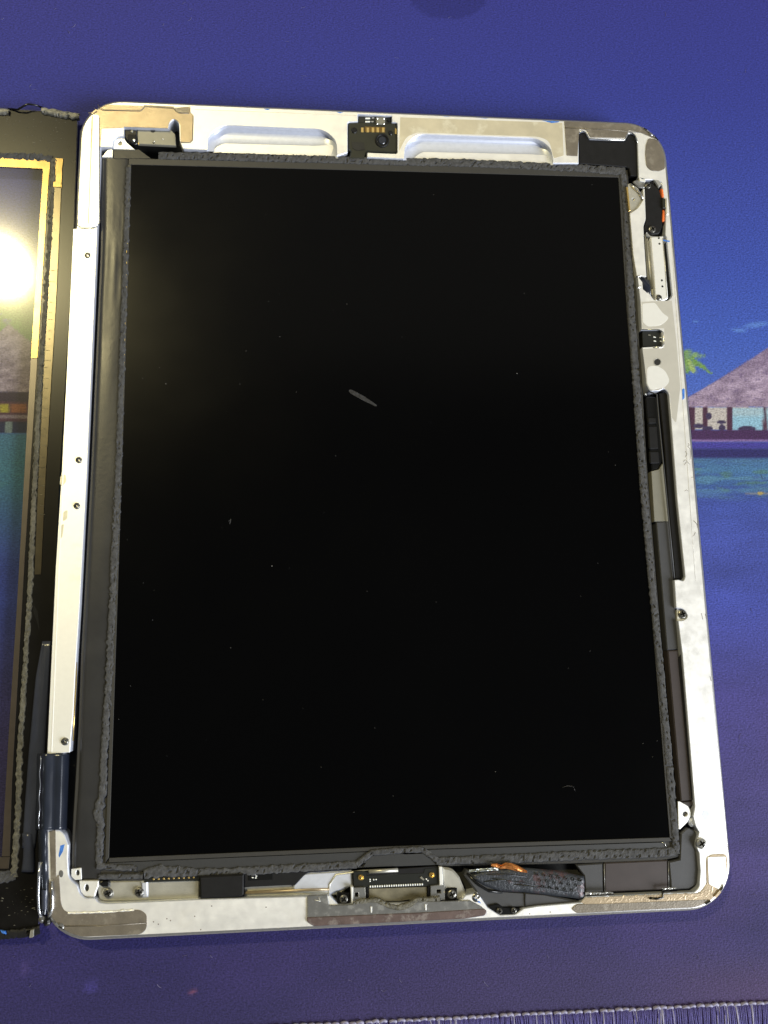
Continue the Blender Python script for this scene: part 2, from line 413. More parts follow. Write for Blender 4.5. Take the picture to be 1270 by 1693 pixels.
def blend(col, m, c):
    m = np.clip(m, 0, 1)[..., None]
    return col * (1 - m) + np.array(c, float) * m
def sm(v, a, b_): 
    t = np.clip((v - a) / (b_ - a), 0, 1); return t * t * (3 - 2 * t)
def print_colour(x, y):
    base = ramp(y, [(-400, (52, 50, 118)), (0, (56, 56, 128)), (170, (56, 61, 134)), (330, (60, 72, 146)), (450, (62, 80, 156)), (560, (68, 92, 166)), (700, (84, 108, 172)),
                    (757, (70, 100, 130)), (775, (74, 112, 138)), (800, (68, 100, 142)), (830, (66, 80, 146)), (900, (68, 78, 146)), (1000, (66, 73, 142)), (1150, (74, 65, 122)), (1300, (72, 61, 108)),
                    (1450, (66, 57, 100)), (1540, (56, 46, 90)), (1620, (58, 48, 84)), (1700, (60, 50, 80))])
    n = fbm(x / 120, y / 45, 3); n2 = fbm(x / 60, y / 9, 11)
    sea = sm(y, 745, 800)
    base = base * (1 + (n - 0.5)[..., None] * 0.22 * sea[..., None] + (n2 - 0.5)[..., None] * 0.12 * sea[..., None])
    lb = (1 - sm(x, 0, 900)) * (1 - sm(y, 500, 700)); base = blend(base, lb * 0.5, (60, 56, 124))
    base = blend(base, sm(y, 1050, 1250) * sm(fbm(x / 220, y / 160, 21), 0.45, 0.85) * 0.45, (88, 64, 112))
    base = blend(base, sm(y, 1480, 1560) * (1 - sm(x, 300, 900)) * 0.5, (44, 38, 82))
    base = blend(base, sm(y, 1530, 1620) * sm(x, 300, 900) * 0.5, (66, 53, 88)); base = blend(base, sm(y, 1560, 1640) * sm(x, 1000, 1270) * 0.5, (90, 62, 92))
    # streaky shallows
    st = sm(y, 757, 768) * (1 - sm(y, 800, 835))
    base = blend(base, st * sm(fbm(x / 45, y / 7, 5), 0.45, 0.7) * 0.7, (92, 132, 142))
    base = blend(base, st * sm(fbm(x / 30, y / 6, 9), 0.55, 0.7) * 0.6, (84, 118, 92))
    base = blend(base, st * sm(fbm(x / 50, y / 5, 15), 0.55, 0.75) * 0.6, (58, 74, 128))
    # small clouds
    for (cx, cy, rx, ry, sl) in ((1250, 537, 26, 6, -0.15), (1222, 546, 16, 4, 0.1), (1150, 531, 6, 2, 0)):
        d = ((x - cx) / rx) ** 2 + ((y - cy - sl * (x - cx)) / ry) ** 2
        base = blend(base, (1 - sm(d, 0.1, 1.2)) * 0.45 * (0.5 + fbm(x / 7, y / 3, 2)), (120, 160, 205))
    # darker navy ellipse at the far edge
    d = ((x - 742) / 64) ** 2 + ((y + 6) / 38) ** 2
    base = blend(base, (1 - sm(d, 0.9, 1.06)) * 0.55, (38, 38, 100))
    # palms
    for (cx, cy, k) in ((1122, 606, 1), (40, 545, -1)):
        for a, L, cc in ((-0.35, 56, (140, 165, 90)), (0.05, 54, (120, 150, 70)), (0.45, 56, (165, 178, 96)), (0.8, 52, (120, 150, 66)), (1.2, 54, (150, 165, 90)), (-0.75, 40, (130, 155, 84)), (2.4, 40, (96, 128, 60)), (3.0, 40, (84, 118, 58))):
            t = np.clip(((x - cx) * math.cos(a) + (y - cy + 14) * math.sin(a)) / L, 0, 1)
            dx = x - (cx + t * L * math.cos(a)); dy = y - (cy - 14 + t * L * math.sin(a) + 22 * t * t)
            wdt = 7.5 * (1 - t) + 2.6
            base = blend(base, (1 - sm(np.hypot(dx, dy) / wdt + 0.9 * (fbm(x / 5, y / 4, 31) - 0.5), 0.6, 1.2)) * (0.55 + 0.45 * sm(fbm(x / 5, y / 5, 7), 0.3, 0.6)), cc)
    gtree = sm(y, 470, 500) * (1 - sm(y, 560, 600)) * (1 - sm(np.abs(x - 20), 70, 110))
    base = blend(base, gtree * 0.95 * sm(fbm(x / 14, y / 10, 41), 0.2, 0.4), (84, 132, 62))
    # huts: roof, openings, deck
    def hut(x, y, ax, ay, half, ey, base):
        t = (y - ay) / (ey - ay)
        hw = half * np.clip(t, 0, 1) ** 1.0 * (1 + 0.08 * np.clip(t, 0, 1) ** 3)
        inside = (1 - sm(np.abs(x - ax) - hw, -1, 1.5)) * sm(t, 0, 0.01) * (1 - sm(y - ey + 3 * (fbm(x / 5, y * 0, 3) - 0.5), -0.6, 0.8))
        tex = fbm(x / 16 + y / 30, y / 9, 13)
        rc = np.stack([160 + 90 * (tex - 0.5) + 6 * t, 134 + 84 * (tex - 0.5) + 4 * t, 148 + 74 * (tex - 0.5) - 4 * t], -1)
        dk = sm(fbm(x / 7, y / 4, 17), 0.62, 0.72)[..., None] * 0.35
        rc = rc * (1 - dk) + np.array((84, 62, 92)) * dk
        edge = sm(np.abs(x - ax) - hw, -7, 0)[..., None] * 0.35
        rc = rc * (1 - edge) + np.array((80, 66, 104)) * edge
        base = base * (1 - inside[..., None]) + rc * inside[..., None]
        w_ = 1 - sm(np.abs(x - ax) - half * 0.93, -1, 2)
        o = w_ * sm(y, ey - 0.5, ey + 1.5) * (1 - sm(y, ey + 36, ey + 38))
        base = blend(base, o, (196, 178, 156))
        return base, w_
    base0 = base
    base, w_ = hut(x, y, 1338, 528, 214, 673, base)
    def rect(base, x0, x1, y0, y1, c, m=1.0, s=1.2):
        return blend(base, sm(x, x0 - s, x0 + s) * (1 - sm(x, x1 - s, x1 + s)) * sm(y, y0 - s, y0 + s) * (1 - sm(y, y1 - s, y1 + s)) * m, c)
    for x0, x1, c in ((1210, 1262, (150, 184, 186)), (1268, 1330, (160, 186, 186)), (1336, 1400, (150, 176, 180))):
        base = rect(base, x0, x1, 675, 712, c)
        base = rect(base, x0, x1, 675, 688, (182, 184, 170), 0.6, 5)
    for x0, x1 in ((1138, 1149), (1162, 1170), (1202, 1211), (1262, 1268), (1328, 1336), (1398, 1406), (1470, 1478), (1528, 1540)):
        base = rect(base, x0, x1, 673, 713, (78, 44, 58))
    for cx, cy, rx, ry in ((1172, 688, 5, 6), (1155, 704, 9, 4), (1193, 698, 8, 3), (1194, 707, 6, 5), (1170, 708, 9, 4), (1235, 709, 15, 5), (1300, 706, 16, 6)):
        base = blend(base, 1 - sm(((x - cx) / rx) ** 2 + ((y - cy) / ry) ** 2, 0.7, 1.2), (66, 52, 74))
    base = rect(base, 1136, 1545, 711, 728, (72, 40, 74)); base = rect(base, 1130, 1560, 726.5, 730.5, (140, 104, 142), 0.9, 1)
    base = rect(base, 1128, 1560, 731, 742, (70, 56, 132), 0.9, 2); base = rect(base, 1124, 1570, 742, 757, (44, 36, 86), 0.95, 2.5)
    base = rect(base, 1232, 1300, 814.5, 817.5, (150, 130, 120), 0.6, 1.2); base = blend(base, 1 - sm(((x - 1257) / 5) ** 2 + ((y - 815.5) / 3) ** 2, 0.5, 1.3), (176, 150, 84))
    # left hut, seen through the touch glass
    base, w_ = hut(x, y, 15, 536, 135, 648, base)
    base = rect(base, -120, 150, 648, 666, (58, 38, 60)); base = rect(base, -120, 150, 664, 700, (90, 52, 66))
    for x0, x1, c in ((-110, -80, (150, 120, 60)), (-60, -20, (170, 140, 90)), (0, 15, (200, 176, 60)), (18, 44, (170, 96, 58)), (52, 80, (180, 140, 90))):
        base = rect(base, x0, x1, 668, 682, c, 0.9)
    base = rect(base, -120, 150, 686, 692, (150, 124, 126), 0.9); base = rect(base, -120, 150, 697, 716, (44, 44, 70), 0.95)
    base = rect(base, 9, 20, 697, 716, (130, 136, 130)); base = rect(base, 60, 68, 697, 716, (130, 136, 130))
    lft = (1 - sm(x, 90, 200)) * sm(y, 714, 720) * (1 - sm(y, 780, 960))
    base = blend(base, lft * 0.8, (84, 128, 140))
    # specks of dirt
    for cx, cy, rr, c in ((318, 1640, 4, (120, 70, 90)), (367, 1611, 2, (160, 160, 160)), (690, 62, 2, (96, 80, 120)), (978, 40, 2, (100, 100, 150)), (40, 1602, 8, (70, 56, 100)), (150, 1632, 10, (66, 56, 110))):
        base = blend(base, 1 - sm(np.hypot(x - cx, y - cy) / rr, 0.6, 1.3), c)
    return base
def steps(segs):
    o = []
    for a, b_, s in segs: o += list(np.arange(a, b_ - 1e-6, s))
    o.append(segs[-1][1]); return np.array(o)
MX0, MX1 = -330.0, 330.0
eL, eR = P(480, 1702, 0), P(1270, 1663, 0)
slope = (eR.y - eL.y) / (eR.x - eL.x)
def edge_y(x): return eL.y + (x - eL.x) * slope
xs = steps([(MX0, -132, 4), (-132, -98, 0.5), (-98, 84, 1.6), (84, 118, 0.28), (118, 170, 0.9), (170, MX1, 5)])
ymin = edge_y(0)
ys = steps([(0, 12, 0.6), (12, 130, 1.6), (130, 186, 0.34), (186, 210, 0.6), (210, 330, 1.4), (330, 420, 5)])
XX, YY = np.meshgrid(xs, ys); YW = YY + edge_y(XX)
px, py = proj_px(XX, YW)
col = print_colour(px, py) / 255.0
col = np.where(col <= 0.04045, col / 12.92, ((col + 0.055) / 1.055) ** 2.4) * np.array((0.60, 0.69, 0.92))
ny, nx = XX.shape
verts = np.stack([XX, YW, np.zeros_like(XX)], -1).reshape(-1, 3) * 0.001
ii = np.arange(ny * nx).reshape(ny, nx)
quads = np.stack([ii[:-1, :-1], ii[:-1, 1:], ii[1:, 1:], ii[1:, :-1]], -1).reshape(-1, 4)
me = bpy.data.meshes.new("printed_top"); me.vertices.add(len(verts)); me.vertices.foreach_set("co", verts.ravel())
me.loops.add(quads.size); me.loops.foreach_set("vertex_index", quads.ravel().astype(np.int32))
me.polygons.add(len(quads)); me.polygons.foreach_set("loop_start", np.arange(0, quads.size, 4, dtype=np.int32))
me.update(calc_edges=True); me.validate()
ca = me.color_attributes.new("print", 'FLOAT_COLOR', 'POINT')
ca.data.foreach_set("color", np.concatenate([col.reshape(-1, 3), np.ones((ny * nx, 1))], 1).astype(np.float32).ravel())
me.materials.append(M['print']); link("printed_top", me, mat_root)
slab_xy("rubber_base", [(MX0, edge_y(MX0)), (MX1, edge_y(MX1)), (MX1, edge_y(MX1) + 420), (MX0, edge_y(MX0) + 420)], -0.15, -3.1, 'rubber', mat_root, bev=0)
# overlocked edge: every stitch is a lilac loop over a few indigo threads wrapped round the edge
stitch_pitch = 2.15
var_me = []
for v in range(11):
    V = []; F = []; MI = []
    def add_tube(pts, r_, mi, seg=5):
        b0 = len(V); pts = [Vector(p) for p in pts]
        for i, p in enumerate(pts):
            d = (pts[min(len(pts) - 1, i + 1)] - pts[max(0, i - 1)]).normalized(); u = d.cross(Vector((0.3, 0.2, 1))).normalized(); q = d.cross(u)
            for k in range(seg):
                a = 2 * math.pi * k / seg; V.append(p + (u * math.cos(a) + q * math.sin(a)) * r_)
        for i in range(len(pts) - 1):
            for k in range(seg):
                F.append((b0 + i * seg + k, b0 + i * seg + (k + 1) % seg, b0 + (i + 1) * seg + (k + 1) % seg, b0 + (i + 1) * seg + k)); MI.append(mi)
    rs = random.Random(v)
    add_tube([(-0.86, 3.95, 0.0), (-0.6, 4.12, 0.28), (-0.2, 4.3, 0.42), (0.25, 4.32 + rs.uniform(-.1, .1), 0.42), (0.6, 4.12, 0.25), (0.84, 3.9, -0.05)], rs.uniform(0.34, 0.44), 1, 7)
    for k in range(7):
        xo = -0.92 + k * 0.31 + rs.uniform(-.06, .06); sl = rs.uniform(-.35, .35); rr = rs.uniform(.14, .2)
        mi = 1 if rs.random() < 0.045 else 0
        add_tube([(xo, 4.0, 0.1), (xo + sl * .3, 3.2, 0.42), (xo + sl * .7, 1.6, 0.5), (xo + sl, -1.0, 0.45), (xo + sl, -1.75, -0.2), (xo + sl, -1.9, -1.4), (xo + sl, -1.7, -3.0)], rr, mi)
    m_ = bpy.data.meshes.new("edge_stitch"); m_.from_pydata([tuple(p * 0.001) for p in V], [], F)
    m_.materials.append(M['thread']); m_.materials.append(M['thread2']); m_.polygons.foreach_set("material_index", MI)
    m_.polygons.foreach_set("use_smooth", [True] * len(m_.polygons)); m_.update(); var_me.append(m_)
x = -60.0
while x < 135:
    o = link("edge_stitch", var_me[random.randrange(11)], mat_root, (x, edge_y(x) - 3.2, 0))
    o.rotation_euler = (0, 0, math.atan(slope) + random.uniform(-0.09, 0.09)); o.scale = (1, random.uniform(0.97, 1.03), random.uniform(0.85, 1.15)); x += stitch_pitch
slab_xy("edge_binding", [(MX0, edge_y(MX0) - 4.6), (MX1, edge_y(MX1) - 4.6), (MX1, edge_y(MX1) + 0.3), (MX0, edge_y(MX0) + 0.3)], 0.12, -3.05, 'thread', mat_root, bev=0.4)

# a few fibres of lint lying on the cloth
V = []; F = []
rl = random.Random(11)
for k in range(60):
    x, y = (rl.uniform(0, 1270), rl.uniform(0, 150)) if k < 26 else ((rl.uniform(1180, 1270), rl.uniform(200, 1600)) if k < 42 else (rl.uniform(0, 1270), rl.uniform(1570, 1650)))
    c = P(x, y, 0.12); a = rl.uniform(0, 6.28); L = rl.uniform(0.4, 1.9); bnd = rl.uniform(-1, 1); w_ = 0.03
    prev = None
    for i in range(6):
        t = i / 5; px_, py_ = c.x + math.cos(a + bnd * t) * L * t, c.y + math.sin(a + bnd * t) * L * t
        b0 = len(V); V += [(px_ - w_, py_, 0.08), (px_ + w_, py_ + w_, 0.08), (px_, py_, 0.16)]
        if prev is not None:
            for q in range(3): F.append((prev + q, prev + (q + 1) % 3, b0 + (q + 1) % 3, b0 + q))
        prev = b0
stuff(mesh("lint", V, F, 'thread2', mat_root))
# ================================================================== TABLET
tab = empty("tablet", (0, 0, 0), "opened tablet on the desk mat, bare black display in a bright silver tray", "tablet")
# outer outline, mm, counter-clockwise
W2, H2, RC = 185.7 / 2, 241.2 / 2, 13.0
OUT = []
for cx, cy, a0 in ((W2 - RC, -H2 + RC, -90), (W2 - RC, H2 - RC, 0), (-W2 + RC, H2 - RC, 90), (-W2 + RC, -H2 + RC, 180)):
    for k in range(13):
        a = math.radians(a0 + 90 * k / 12); OUT.append((cx + RC * math.cos(a), cy + RC * math.sin(a)))
HOLE = [(166, 262), (166, 243), (187, 243, 1), (187, 233, 3), (193, 226, 3), (205, 225), (205, 210), (279, 213), (281, 203, 5), (288, 196, 6), (296, 204, 5), (297, 232, 2),
        (302, 246, 3), (344, 248), (344, 225, 14), (366, 207, 14), (535, 214, 14), (556, 232, 12), (557, 258), (575, 252, 2), (575, 202, 3), (592, 201), (592, 189), (648, 192), (648, 202), (657, 203, 3), (657, 254, 3), (607, 252), (607, 260),
        (669, 263), (670, 240, 12), (690, 222, 12), (890, 229, 14), (912, 246, 14), (914, 270), (957, 270), (957, 220, 3), (963, 216, 3), (969, 218, 3), (974, 229, 3), (1034, 231, 3), (1038, 221, 3), (1044, 219, 3), (1050, 222, 3),
        (1054, 232), (1056, 293), (1062, 297), (1078, 297, 4), (1094, 300, 5), (1098, 330, 1), (1101, 350, 1), (1100, 388, 2), (1102, 392, 3), (1112, 490, 5), (1105, 497, 4), (1082, 496, 2), (1073, 484, 3), (1066, 470), (1054, 456), (1059, 500), (1061, 545), (1094, 545, 4), (1097, 572, 4), (1062, 574), (1066, 600), (1069, 636, 4),
        (1075, 647, 4), (1090, 646, 3), (1098, 642, 4), (1106, 650, 4), (1120, 830), (1133, 955, 4), (1130, 961, 4), (1122, 958, 3), (1115, 959), (1118, 1005), (1131, 1007, 6), (1138, 1020, 6), (1130, 1026, 4), (1121, 1026), (1128, 1080),
        (1148, 1322, 3), (1149, 1335, 3), (1146, 1350), (1150, 1366, 3), (1156, 1376), (1152, 1392), (1152, 1402, 3), (1156, 1410), (1158, 1440), (1156, 1468, 5), (1148, 1475), (968, 1483), (960, 1492), (890, 1498), (866, 1502), (852, 1512, 3), (826, 1513, 3), (806, 1500), (797, 1486, 3), (790, 1476),
        (770, 1480), (760, 1492), (560, 1496), (545, 1480), (510, 1482), (330, 1487), (176, 1494, 5), (163, 1492, 5), (157, 1485, 3), (140, 1485, 4), (132, 1477, 4), (128, 1464, 3), (114, 1452, 8), (112, 1420), (113, 1397), (107, 1380, 3), (98, 1371), (97, 1248), (116, 1243), (119, 1200), (132, 1000), (143, 780), (153, 560), (160, 400)]
hole_mm = [P(a, b_, RIM)[:2] for a, b_ in fillet(HOLE)]
# rear case: flat rim with the big opening, a rolled outer wall and a floor
def ring(ins, z): return [(q[0], q[1], z) for q in offset(OUT, ins)]
hole_mm = [tuple(q) for q in hole_mm]
if area2(hole_mm) > 0: hole_mm.reverse()
V = []; F = []; MI = []
prof = [(0.95, RIM), (0.75, RIM - 0.02), (0.25, RIM - 0.25), (0.02, RIM - 0.8), (0.1, 6.4), (0.8, 5.0), (2.2, 3.2), (4.5, 1.5), (7.0, 0.5), (9, 0.05)]
N = len(OUT)
for ins, z in prof: V += ring(ins, z)
for i in range(len(prof) - 1):
    for k in range(N): F.append((i * N + k, i * N + (k + 1) % N, (i + 1) * N + (k + 1) % N, (i + 1) * N + k)); MI.append(1)
F.append(tuple(range((len(prof) - 1) * N, len(prof) * N))); MI.append(1)
h0 = len(V); nh = len(hole_mm)
V += [(q[0], q[1], RIM) for q in offset(hole_mm, 0.18)]; V += [(q[0], q[1], RIM - 0.18) for q in hole_mm]; V += [(q[0], q[1], 2.2) for q in hole_mm]
for k in range(nh):
    j = (k + 1) % nh
    F.append((h0 + k, h0 + j, h0 + nh + j, h0 + nh + k)); MI.append(2); F.append((h0 + nh + k, h0 + nh + j, h0 + 2 * nh + j, h0 + 2 * nh + k)); MI.append(2)
top = ring(0.95, 0); hin = [(V[h0 + k][0], V[h0 + k][1]) for k in range(nh)]
idx = list(range(N)) + list(range(h0, h0 + nh))
for t in tessellate_polygon([[Vector((q[0], q[1], 0)) for q in top], [Vector((*q, 0)) for q in hin]]): F.append(tuple(idx[k] for k in t)); MI.append(0)
idx = list(range(h0 + 2 * nh, h0 + 3 * nh))
for t in tessellate_polygon([[Vector((*q, 0)) for q in hole_mm]]): F.append(tuple(idx[k] for k in t)); MI.append(3)
case = mesh("rear_case", V, F, ['rim', 'side', 'bare', 'cavity'], tab, mi=MI)
bm = bmesh.new(); bm.from_mesh(case.data)
for f in bm.faces: f.smooth = f.material_index == 1
bm.to_mesh(case.data); bm.free()

# ---- display module
lcd = S("display_module", tab, [(168, 262, 3), (240, 262), (560, 266), (860, 274), (1038, 277, 3), (1050, 440), (1072, 800), (1099, 1120), (1127, 1416, 8), (1090, 1424, 4), (860, 1430), (740, 1432), (725, 1431), (590, 1435), (500, 1442), (330, 1452), (240, 1456), (135, 1456, 3), (118, 1440), (119, 1400), (121, 1350), (124, 1300), (130, 1200), (134, 1080), (141, 950), (149, 800), (158, 600), (166, 420)], 6.4, 3.6, 'frame', bev=0.2)
# grey tape over the left flange: a rolled edge and gentle wrinkles
rows = []
for i in range(90):
    y = 262 + (1452 - 262) * i / 89
    xl = np.interp(y, [262, 420, 800, 1080, 1200, 1300, 1350, 1400, 1452], [168, 166, 149, 134.5, 130, 126, 122, 119, 118]) + 0.8
    xr = np.interp(y, [262, 300, 520, 800, 1120, 1452], [214, 212, 203, 196, 174, 166])
    row = []
    for k in range(13):
        u = k / 12; z = 6.62 + 0.22 * math.sin(u * math.pi) ** 0.5
        if k == 0: z = 5.6
        elif k == 1: z = 6.5
        z += 0.05 * noise.noise(Vector((u * 2.2, i * 0.09, 2))) + (0.10 * noise.noise(Vector((u * 6, i * 0.33, 7))) if 5 < i < 18 else 0)
        row.append(tuple(P(xl + (xr - xl) * u, y, z)))
    rows.append(row)
loft("side_tape", lcd, rows, 'tape')
S("display", lcd, [(217, 272), (620, 282), (1022, 293), (1060, 800), (1107, 1384), (640, 1399), (180, 1418), (206, 640)], 6.75, 6.3, 'display', bev=0.05)
# bezel lips around the display
S("bezel_lip", lcd, [(213, 262), (620, 271), (860, 277), (1026, 284), (1026, 292), (1022, 293), (620, 282), (217, 272), (213, 272)], 6.95, 6.35, 'frame', bev=0.08)
S("bezel_lip", lcd, [(1022.5, 293), (1028, 290), (1042, 520), (1064, 800), (1091, 1120), (1113, 1388), (1107.5, 1385), (1060.5, 800), (1037, 520)], 6.95, 6.35, 'frame', bev=0.08)
S("bezel_lip", lcd, [(180, 1418.5), (640, 1399.5), (1107, 1384.5), (1111, 1391), (640, 1406), (180, 1426)], 6.95, 6.35, 'frame', bev=0.08)
S("bezel_lip", lcd, [(217, 272), (206, 640), (180, 1418), (174, 1426), (200, 640), (211, 272)], 6.95, 6.35, 'frame', bev=0.08)
S("driver_tape", lcd, [(176, 1427), (640, 1407), (1100, 1392.5, 4), (1106, 1404, 6), (860, 1412), (728, 1422), (702, 1405), (612, 1408), (590, 1428), (240, 1440), (176, 1436)], 6.86, 6.35, 'backband', bev=0.06)
S("driver_tape", lcd, [(600, 1434), (614, 1415), (700, 1411), (722, 1430)], 6.9, 6.35, 'backband', bev=0.06)
tube("bezel_glint", lcd, [P(1093, 1393, 7.0), P(1099, 1394, 7.0), P(1101, 1400, 7.0)], 0.12, 'steel')
# foam gaskets
ribbon("foam_gasket", lcd, [(262, 256, 14), (330, 257, 15), (440, 260, 15), (560, 263, 14), (640, 265.5, 15), (760, 268, 15), (860, 272, 14), (960, 277, 14), (1034, 283, 15)], 6.4, 0.9, rag=0.16, seed=1)
ribbon("foam_gasket", lcd, [(1031, 288, 12), (1036, 340, 12), (1045, 520, 13), (1064.5, 800, 13), (1078.5, 960, 12), (1094.5, 1120, 12), (1110, 1290, 13), (1120, 1412, 12)], 6.4, 0.9, rag=0.14, seed=2)
ribbon("foam_gasket", lcd, [(212, 276, 9), (210, 340, 9), (204, 520, 10), (196, 760, 11), (190, 900, 12), (180, 1120, 12), (172, 1250, 12), (170, 1310, 13), (161, 1345, 15), (166, 1360, 12), (163, 1428, 12)], 6.6, 0.6, rag=0.30, seed=3)
ribbon("foam_gasket", lcd, [(160, 1432, 11), (226, 1436, 10)], 6.4, 0.9, rag=0.2, seed=4)
ribbon("foam_gasket", lcd, [(163, 1450, 9), (236, 1449, 9)], 6.4, 0.8, rag=0.2, seed=5)
ribbon("foam_gasket", lcd, [(238, 1445, 18), (268, 1440, 20), (330, 1443, 14), (420, 1440, 14), (500, 1435, 13), (590, 1430, 12)], 6.4, 0.9, rag=0.22, seed=6)
ribbon("foam_gasket", lcd, [(590, 1430, 10), (604, 1418, 10), (616, 1410, 10), (660, 1406, 10), (698, 1405, 10), (712, 1414, 10), (724, 1423, 11)], 6.4, 1.0, rag=0.15, seed=7)
ribbon("foam_gasket", lcd, [(722, 1424, 12), (860, 1419, 15), (960, 1414, 15), (1060, 1411, 15), (1118, 1408, 15)], 6.4, 0.9, rag=0.12, seed=8)
stuff(ribbon("gold_edge_ribbon", lcd, [(210.5, 380, 1.4), (208, 480, 1.6), (205, 600, 1.4)], 6.7, 0.35, mat='gold', rag=0.8, seed=14))  # ragged gold ribbon along the display's left edge
# dust and a thin paler streak on the dark screen
V = []; F = []
rs = random.Random(3)
for k in range(60):
    v_ = rs.random(); y = 300 + v_ * 1080; xl = 222 - (y - 290) * 0.036; xr = 1024 + (y - 293) * 0.076
    x = xl + rs.random() * (xr - xl); c = P(x, y, 6.78); a = rs.uniform(0.03, 0.08) * (2.0 if rs.random() < 0.06 else 1)
    b0 = len(V)
    for (dx, dy) in ((-a, -a * .6), (a, -a), (a * .7, a), (-a, a * .8)): V.append((c.x + dx, c.y + dy, 6.755))
    V.append((c.x, c.y, 6.755 + a * 0.8)); F += [(b0, b0 + 1, b0 + 4), (b0 + 1, b0 + 2, b0 + 4), (b0 + 2, b0 + 3, b0 + 4), (b0 + 3, b0, b0 + 4)]
stuff(mesh("dust", V, F, 'dust', lcd))
S("pale_streak", lcd, [(576, 645, 2), (581, 644, 2), (602, 655, 3), (624, 670, 2), (622, 672, 2), (600, 662, 3), (579, 650, 2)], 6.772, 6.752, 'streak', bev=0)
tube("lint", lcd, [P(378, 862, 6.8), P(382, 858, 6.82), P(380, 866, 6.8)], 0.035, 'dust', 4)
tube("lint", lcd, [P(930, 1302, 6.8), P(938, 1299, 6.82), P(948, 1301, 6.82), P(951, 1307, 6.8)], 0.018, 'dust', 4)
# mounting ears of the display (the four screw tabs)
S("mounting_ear", lcd, [(187, 246), (187, 236, 3), (193, 229, 5), (205, 228, 4), (210, 236), (223, 247)], 7.3, 6.9, 'strip', holes=[circ(198.5, 237, 3.6, 12)], bev=0.08)
S("ear_hole", lcd, circ(198.5, 237, 4, 12), 6.85, 6.4, 'screw')
S("ear_tape", lcd, [(187, 246.5), (230, 247.5), (250, 262), (188, 262)], 7.0, 6.5, 'tape', bev=0.05)
S("mounting_ear", lcd, [(169, 259), (178, 248), (186, 247), (186, 260)], 7.2, 6.5, 'strip', bev=0.05)
S("mounting_ear", lcd, [(1038, 304), (1043, 303, 2), (1055, 311, 3), (1066, 330, 5), (1056, 343, 3), (1041, 354)], 7.3, 6.9, 'floor_alu', holes=[circ(1047, 330, 2.6, 10)], bev=0.08)
S("ear_hole", lcd, circ(1047, 330, 3.4, 10), 6.88, 6.3, 'steel')
S("ear_flange", lcd, [(1035.5, 309), (1038.5, 309), (1042.5, 348), (1040, 349)], 7.9, 6.6, 'brass', bev=0.05)
tube("ear_ridge", lcd, [P(1043, 305, 7.5), P(1049, 311, 7.6), P(1058, 319, 7.6), P(1063, 330, 7.5)], 0.4, 'steel')
S("mounting_ear", lcd, [(1121, 1325), (1124, 1325), (1138, 1333, 2), (1144, 1346, 8), (1138, 1358, 2), (1125, 1371), (1122, 1371)], 7.3, 6.8, 'strip', holes=[circ(1133, 1346, 4.2, 14)], bev=0.08)
S("ear_hole", lcd, circ(1133, 1346, 5, 12), 6.7, 6.2, 'screw')
S("mounting_ear", lcd, [(118, 1437), (134, 1435, 1), (135, 1454, 1), (124, 1455, 2), (118, 1449, 2)], 7.35, 6.8, 'strip', holes=[circ(128.5, 1443, 3, 12, ry=5)], bev=0.08)
S("ear_hole", lcd, circ(128.5, 1443, 3.6, 12, ry=5.6), 6.78, 6.3, 'screw')

# ---- left side strip
left_strip = S("side_bracket", tab, [(125, 378), (160, 378), (160, 400), (153, 560), (143.5, 780), (131.5, 1000), (125, 1100), (121, 1180), (115, 1244), (78, 1247), (80, 1200), (92, 940), (102, 780), (111, 600), (118, 450), (121, 378)], 8.35, 7.95, 'strip',
               holes=[circ(149, 388, 2.6, 10)], bev=0.12)
S("strip_crease", left_strip, [(117, 500), (119, 500), (98, 940), (86, 1244), (84, 1244), (96, 940)], 8.42, 8.34, 'strip', bev=0.03)
screw(left_strip, 144.5, 421.5, 5, 8.6, 'screw')
for x, y, r_ in ((130, 760, 5.6), (126.5, 836, 5.6), (107, 1226, 6.2)): screw(left_strip, x, y, r_, 8.75, 'screw')
S("corner_insert", case, [(134, 186, 6), (164, 190, 3), (164, 372, 10), (150, 377, 8), (127, 374, 9), (129, 300), (131, 240)], 8.22, 7.98, 'strip', r=0, bev=0.10)
tube("insert_seam", case, [P(a_, b_, 8.12) for a_, b_ in [(164.5, 195), (165, 368), (160, 375), (150, 378.5), (134, 377), (127.5, 372), (129.5, 300), (133, 215)]], 0.11, 'greybracket', 4)
S("corner_insert_lip", case, [(152, 192), (154, 192), (147, 370), (145, 370)], 8.28, 8.2, 'beige', bev=0.03)
tube("antenna_wire", tab, [P(127, 1095, 7.4), P(126, 1130, 7.6), P(123, 1180, 7.5), P(121, 1225, 7.3)], 0.16, 'brass')
tube("antenna_wire", tab, [P(123, 1110, 7.4), P(123, 1150, 7.5), P(119, 1200, 7.4), P(117, 1235, 7.1)], 0.14, 'brass')

